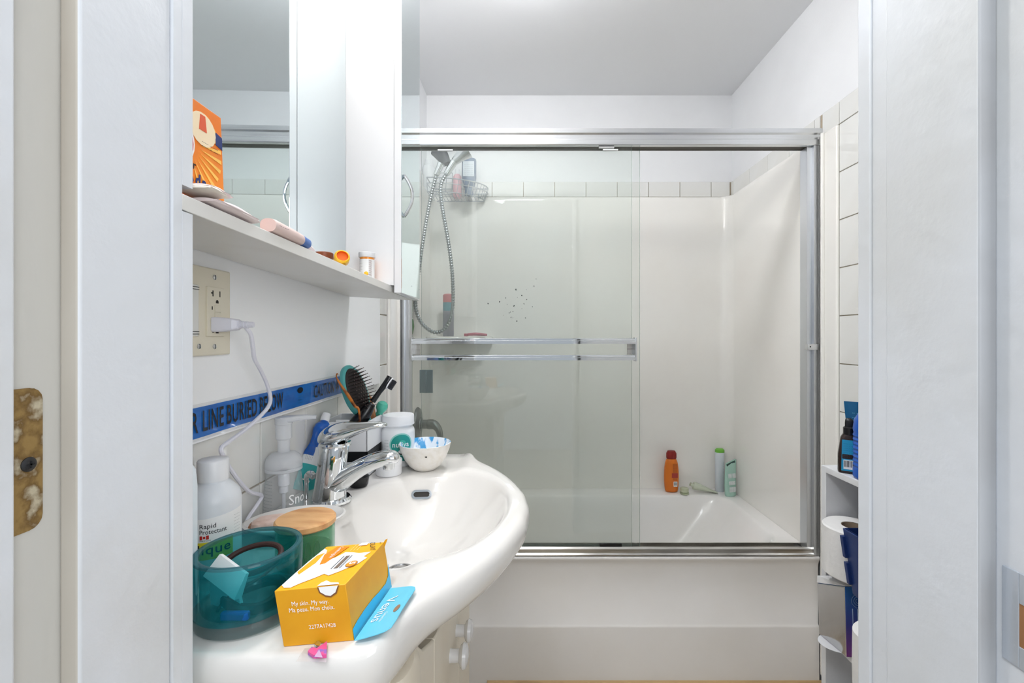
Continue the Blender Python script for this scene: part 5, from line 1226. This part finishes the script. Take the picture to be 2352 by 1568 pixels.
# coconut chunk printed over the front top edge
ck = [(0.60, 1.0), (0.615, 0.90), (0.70, 0.82), (0.77, 0.80), (0.86, 0.86), (0.91, 1.0)]
mk('coconut_print', prism(ck, lambda u, v, w: frontpt(u, v, w), 0.0002), mat('coconut_brown', (130, 84, 50), 0.6), bxr, smooth=False)
ck2 = [(0.62, 1.0), (0.635, 0.915), (0.705, 0.85), (0.77, 0.83), (0.845, 0.885), (0.895, 1.0)]
mk('coconut_flesh', prism(ck2, lambda u, v, w: frontpt(u, v, w+0.0003), 0.0002), M_whiteink, bxr, smooth=False)
top_poly([(0.60, 0.0), (0.91, 0.0), (0.88, 0.03), (0.76, 0.045), (0.66, 0.10), (0.61, 0.06)], M_whiteink, 'coconut_flesh', l=0.0005)
# little clear bag with pink scrap
sgx = thing('pink_gem_bag', 'tiny clear bag with a pink scrap at the sink edge', 'bag')
def dk(px, py, z=ZS): Y = (ZC-z)*F/(py-VY); return P(px, py, Y)
def bagpoly(pts, z): return [tuple(dk(x, y, z)) for x, y in pts]
def flatmesh(name, pts, z, h, m):
    a_ = [dk(x, y, z) for x, y in pts]; n = len(a_)
    return mk(name, ([tuple(p) for p in a_]+[tuple(p+Vector((0, 0, h))) for p in a_], [tuple(reversed(range(n))), tuple(range(n, 2*n))]+[(i, (i+1) % n, n+(i+1) % n, n+i) for i in range(n)]), m, sgx, smooth=False)
flatmesh('film', ((700, 1489), (752, 1484), (750, 1521), (680, 1519)), ZS+0.0003, 0.0004, clear('bag_film', (0.98, 0.98, 0.985), 1.0, 0.12, (245, 245, 248)))
flatmesh('pink_scrap', ((707, 1503), (716, 1493), (728, 1496), (751, 1480), (750, 1511), (720, 1512)), ZS+0.0008, 0.0035, mat('hot_pink', (236, 92, 158), 0.4, var=(150, 110, 200), vscale=120, vlo=0.5, vhi=0.6))
flatmesh('lilac_scrap', ((722, 1508), (733, 1492), (741, 1510)), ZS+0.0045, 0.0004, mat('lilac', (206, 176, 216), 0.4))
flatmesh('foil_tip', ((722, 1488), (730, 1478), (738, 1482), (734, 1490)), ZS+0.0008, 0.003, M_chrome)

# ------------------------------------------------------------------ shelf unit at right
su = thing('white_shelf_unit', 'white open shelf unit against the wall on the right', 'shelf unit')
UX0, UX1, UY0, UY1 = 0.700, 1.006, 0.470, 1.077
M_unit = mat('shelf_white', (226, 227, 230), 0.45, bump=0.15, bscale=120)
ztops = (0.884, 0.668, 0.500, 0.29, 0.09)
mk('side_panel', box(UX0, UX1, 1.061, UY1, 0, 0.884), M_unit, su, bevel=0.001)
mk('side_panel', box(UX0, UX1, UY0, UY0+0.016, 0, 0.884), M_unit, su, bevel=0.001)
mk('back_panel', box(UX1-0.006, UX1, UY0+0.016, 1.061, 0, 0.884), M_unit, su)
for z in ztops: mk('shelf', box(UX0, UX1-0.006, UY0+0.016, 1.061, z-0.014, z), M_unit, su, bevel=0.001)
# on top
spx = thing('hair_spray_bottle', 'dark brown spray bottle with blue label on top of the shelf unit', 'spray bottle', None, (0.7240, 1.016, 0.8843), math.radians(-33))
M_brown = mat('dark_brown_plastic', (44, 30, 28), 0.25)
mk('body', loft([[(u, v, z) for u, v in rrect(w, d, 0.008, 5)] for z, w, d in ((0, 0.042, 0.028), (0.003, 0.045, 0.031), (0.04, 0.044, 0.030), (0.078, 0.034, 0.025), (0.085, 0.026, 0.021))]), M_brown, spx)
mk('collar', lathe([(0.0125, 0.085), (0.0125, 0.100), (0.010, 0.102)], 24), M_black, spx)
mk('spray_head', loft([[(u+dx, v, z) for u, v in rrect(w, d, 0.003, 4)] for z, w, d, dx in ((0.101, 0.018, 0.014, 0), (0.112, 0.018, 0.013, 0), (0.118, 0.014, 0.011, -0.001), (0.121, 0.008, 0.007, -0.002))]), M_black, spx)
M_lblue = mat('label_blue', (32, 150, 196), 0.45)
mk('label_print', hexa([(-0.016, -0.0158, 0.006), (0.0205, -0.0158, 0.006), (0.0205, -0.0150, 0.006), (-0.016, -0.0150, 0.006), (-0.0145, -0.0140, 0.074), (0.0165, -0.0140, 0.074), (0.0165, -0.0130, 0.074), (-0.0145, -0.0130, 0.074)]), M_lblue, spx)
mk('barcode_patch', box(-0.012, 0.010, -0.0166, -0.0154, 0.010, 0.030), M_whiteink, spx)
for i in range(8): mk('barcode_line', box(-0.011+i*0.0026, -0.0098+i*0.0026, -0.0170, -0.0165, 0.015, 0.029), M_ink, spx)
for i in range(7): lettering('---- - -- ---', (-0.012, -0.0162, 0.035+0.005*i), (1, 0, 0), (0, 0, 1), 0.005, mat('navy_ink', (16, 60, 110), 0.5), spx, 0.026)
tbt = thing('teal_lotion_tube', 'dark teal lotion tube standing upright behind the spray bottle', 'tube', None, (0.768, 1.050, 0.8843), math.radians(-33))
mk('body', loft([[(u, v, z) for u, v in superell(a, b, 28)] for z, a, b in ((0.016, 0.017, 0.017), (0.05, 0.020, 0.016), (0.11, 0.024, 0.008), (0.152, 0.0275, 0.0015))]), mat('petrol_blue_plastic', (12, 84, 128), 0.3), tbt)
mk('cap', lathe([(0.016, 0), (0.017, 0.002), (0.0165, 0.016)], 28), M_black, tbt)
for i in range(8): lettering('-- --- -', (-0.012, -0.0163+0.0012*i, 0.055+0.010*i), (1, 0, 0), (0, 0.1, 1), 0.008, mat('pale_teal_ink', (120, 190, 210), 0.5), tbt, 0.022)
lettering('T', (0.004, -0.0055, 0.138), (1, 0, 0), (0, 0.1, 1), 0.009, M_whiteink, tbt, 0.006)
bj = thing('blue_jug', 'bright blue ribbed plastic bottle at the right on the shelf unit', 'bottle', None, (0.7355, 0.966, 0.8843))
prof = [(0.030, 0), (0.0335, 0.004)]
for i in range(9): prof += [(0.0335, 0.02+0.009*i), (0.0318, 0.0245+0.009*i)]
prof += [(0.0335, 0.105), (0.031, 0.125), (0.022, 0.142), (0.016, 0.147)]
mk('body', lathe(prof, 36), mat('cobalt_plastic', (26, 84, 176), 0.3), bj)
mk('cap', lathe([(0.017, 0.147), (0.017, 0.166), (0.015, 0.168)], 24), mat('cobalt_cap', (20, 60, 140), 0.35), bj)
# toilet rolls
def roll(name, label, x, y, z, r, ri, h, group):
    t = thing(name, label, 'paper roll', group, (x, y, z))
    n = 48
    pr = [(ri+0.0012, 0), (r-0.003, 0), (r, 0.003), (r+0.0006, h*0.4), (r, h-0.003), (r-0.003, h), (ri+0.0012, h)]
    rings = [[((q+0.0006*math.sin(5*a+z_*60)*(q > ri+0.01))*math.cos(a), (q+0.0006*math.sin(5*a+z_*60)*(q > ri+0.01))*math.sin(a), z_) for a in [2*PI*j/n for j in range(n)]] for q, z_ in pr]
    mk('paper', loft(rings, True, False, False), M_paper, t)
    mk('core', loft([[(q*math.cos(a), q*math.sin(a), z_) for a in [2*PI*j/32 for j in range(32)]] for q, z_ in ((ri, 0.0), (ri, h-0.001), (ri+0.0012, h-0.001), (ri+0.0012, 0.0), (ri, 0.0))], True, False, False), M_card, t)
    return t
roll('toilet_roll', 'toilet paper roll on the middle shelf behind the navy basket', 0.716, 0.994, 0.6685, 0.0575, 0.021, 0.106, 'toilet paper rolls')
labels = ['lowest', 'second from the floor', 'third from the floor', 'fourth from the floor', 'second from the top', 'topmost']
for i in range(6):
    roll('toilet_roll', 'toilet paper roll in the stack beside the shelf unit, '+labels[i], 0.622+0.001*(i % 2), 0.780+0.0012*((i*7) % 3), 0.0003+0.1123*i, 0.0540 if i < 5 else 0.0495, 0.021, 0.112, 'toilet paper rolls')
# navy basket
nbk = thing('navy_basket', 'navy blue plastic basket on the middle shelf', 'basket')
M_nv = mat('navy_plastic', (26, 50, 104), 0.35, bump=0.1)
x0, x1, y0, y1, z0_, z1_ = 0.648, 0.86, 0.800, 0.930, 0.6685, 0.797
tp_ = 0.012
def bwall(a, b, c_, d_):
    return hexa([a, b, b+Vector((0, 0, 0)), a, c_, d_, d_, c_])
corn_b = [Vector((x0+tp_, y0+tp_, z0_)), Vector((x1-tp_, y0+tp_, z0_)), Vector((x1-tp_, y1-tp_, z0_)), Vector((x0+tp_, y1-tp_, z0_))]
corn_t = [Vector((x0, y0, z1_)), Vector((x1, y0, z1_)), Vector((x1, y1, z1_)), Vector((x0, y1, z1_))]
cb = Vector(((x0+x1)/2, (y0+y1)/2, 0))
def inset(p, d): 
    q = Vector((p.x, p.y, 0))-cb; return Vector((p.x-math.copysign(d, q.x), p.y-math.copysign(d, q.y), p.z))
ro = [corn_b, corn_t, [inset(p, 0.003) for p in corn_t], [inset(p, 0.003)+Vector((0, 0, 0.003)) for p in corn_b]]
mk('bin', loft(ro), M_nv, nbk, bevel=0.0012)
rim = [inset(p, -0.002) for p in corn_t]
mk('rim', loft([[p+Vector((0, 0, dz)) for p in [inset(q, d) for q in corn_t]] for d, dz in ((-0.004, -0.006), (-0.004, 0.001), (0.003, 0.001))], True, False, False), M_nv, nbk)
for k in (0.15, 0.55):
    a_ = corn_b[3].lerp(corn_t[3], k); b_ = corn_b[3].lerp(corn_t[3], k+0.33)
    mk('corner_rib', hexa([a_+Vector((-0.006, -0.004, 0)), a_+Vector((0.006, -0.004, 0)), a_+Vector((0.006, 0.004, 0)), a_+Vector((-0.006, 0.004, 0)), b_+Vector((-0.006, -0.004, 0)), b_+Vector((0.006, -0.004, 0)), b_+Vector((0.006, 0.004, 0)), b_+Vector((-0.006, 0.004, 0))]), M_nv, nbk, bevel=0.001)
mk('handle_hole', xf(lathe([(0.013, 0), (0.013, 0.001)], 20), Matrix.Translation((x0+0.0015, 0.868, 0.752)) @ Matrix.Rotation(PI/2-0.1, 4, 'Y') @ Matrix.Translation((0, 0, -0.0035))), mat('navy_dark', (14, 26, 60), 0.5), nbk)
# silver box
sbx = thing('silver_purple_box', 'silver box with blue purple side on the lower shelf', 'box')
M_foil = mat('silver_foil', (200, 200, 200), 0.16, 1.0, bump=0.25, bscale=25)
def purple():
    m = mat('blue_purple_print', (40, 110, 180), 0.35)
    nt = m.node_tree; b = nt.nodes['Principled BSDF']
    t = nt.nodes.new('ShaderNodeTexCoord'); sx = nt.nodes.new('ShaderNodeSeparateXYZ'); mr = nt.nodes.new('ShaderNodeMapRange'); cr = nt.nodes.new('ShaderNodeValToRGB')
    nt.links.new(t.outputs['Object'], sx.inputs[0]); nt.links.new(sx.outputs[2], mr.inputs[0])
    mr.inputs[1].default_value = 0.50; mr.inputs[2].default_value = 0.655
    nt.links.new(mr.outputs[0], cr.inputs[0]); nt.links.new(cr.outputs[0], b.inputs['Base Color'])
    cr.color_ramp.elements[0].color = rgb((120, 44, 124)); cr.color_ramp.elements[1].color = rgb((34, 104, 170))
    e_ = cr.color_ramp.elements.new(0.45); e_.color = rgb((58, 62, 140))
    return m
M_purp = purple()
q = [Vector(p) for p in ((0.688, 0.975, 0.5005), (0.830, 0.962, 0.5005), (0.838, 1.046, 0.5005), (0.678, 1.052, 0.5005), (0.684, 0.975, 0.652), (0.826, 0.962, 0.652), (0.834, 1.046, 0.640), (0.674, 1.052, 0.618))]
mk('carton', hexa(q), [M_purp, M_foil], sbx, bevel=0.002, fmat=lambda c, n: 1 if n.x < -0.5 else 0)
mk('inner_flap', hexa([q[7]+Vector((0, 0, 0.001)), q[4]+Vector((0, 0, 0.0005)), q[4]+Vector((0.03, 0.0, 0.0006)), q[7]+Vector((0.03, 0, 0.001)), q[7]+Vector((0.001, 0, 0.017)), q[4]+Vector((0.002, 0, 0.0015)), q[4]+Vector((0.03, 0, 0.0016)), q[7]+Vector((0.03, 0, 0.017))]), mat('flap_grey_white', (226, 226, 228), 0.6), sbx)
fdn = Vector((0.142, -0.013, 0)).normalized()
for i in range(3): mk('print_line', hexa([q[0]+fdn*(0.014+0.010*i)+Vector((-0.0015, -0.0012, 0.055)), q[0]+fdn*(0.015+0.010*i)+Vector((-0.0015, -0.0012, 0.055)), q[0]+fdn*(0.015+0.010*i)+Vector((-0.0015, -0.0002, 0.055)), q[0]+fdn*(0.014+0.010*i)+Vector((-0.0015, -0.0002, 0.055)), q[0]+fdn*(0.014+0.010*i)+Vector((-0.003, -0.0012, 0.105)), q[0]+fdn*(0.015+0.010*i)+Vector((-0.003, -0.0012, 0.105)), q[0]+fdn*(0.015+0.010*i)+Vector((-0.003, -0.0002, 0.105)), q[0]+fdn*(0.014+0.010*i)+Vector((-0.003, -0.0002, 0.105))]), mat('pale_line_ink', (170, 190, 220), 0.5), sbx, smooth=False)
rc = q[0]+fdn*0.026+Vector((-0.003, -0.0008, 0.122))
mk('rosette_print', join(*[tube([rc+fdn*(r_*math.cos(t))+Vector((0, 0, r_*(1+0.08*math.sin(6*t))*math.sin(t))) for t in [2*PI*i/24 for i in range(24)]], 0.0003, 5, closed=True) for r_ in (0.005, 0.009, 0.014)]), mat('pale_line_ink', (170, 190, 220), 0.5), sbx)
ds = thing('white_saucer', 'white saucer edge jutting out under the silver box', 'saucer', None, (0.712, 1.020, 0.4996))
mk('saucer', prism([(0.052*math.cos(t), 0.036*math.sin(t)) for t in [2*PI*i/36 for i in range(36)]], lambda u, v, w: (u, v, w), 0.0008), M_plastic_w, ds)
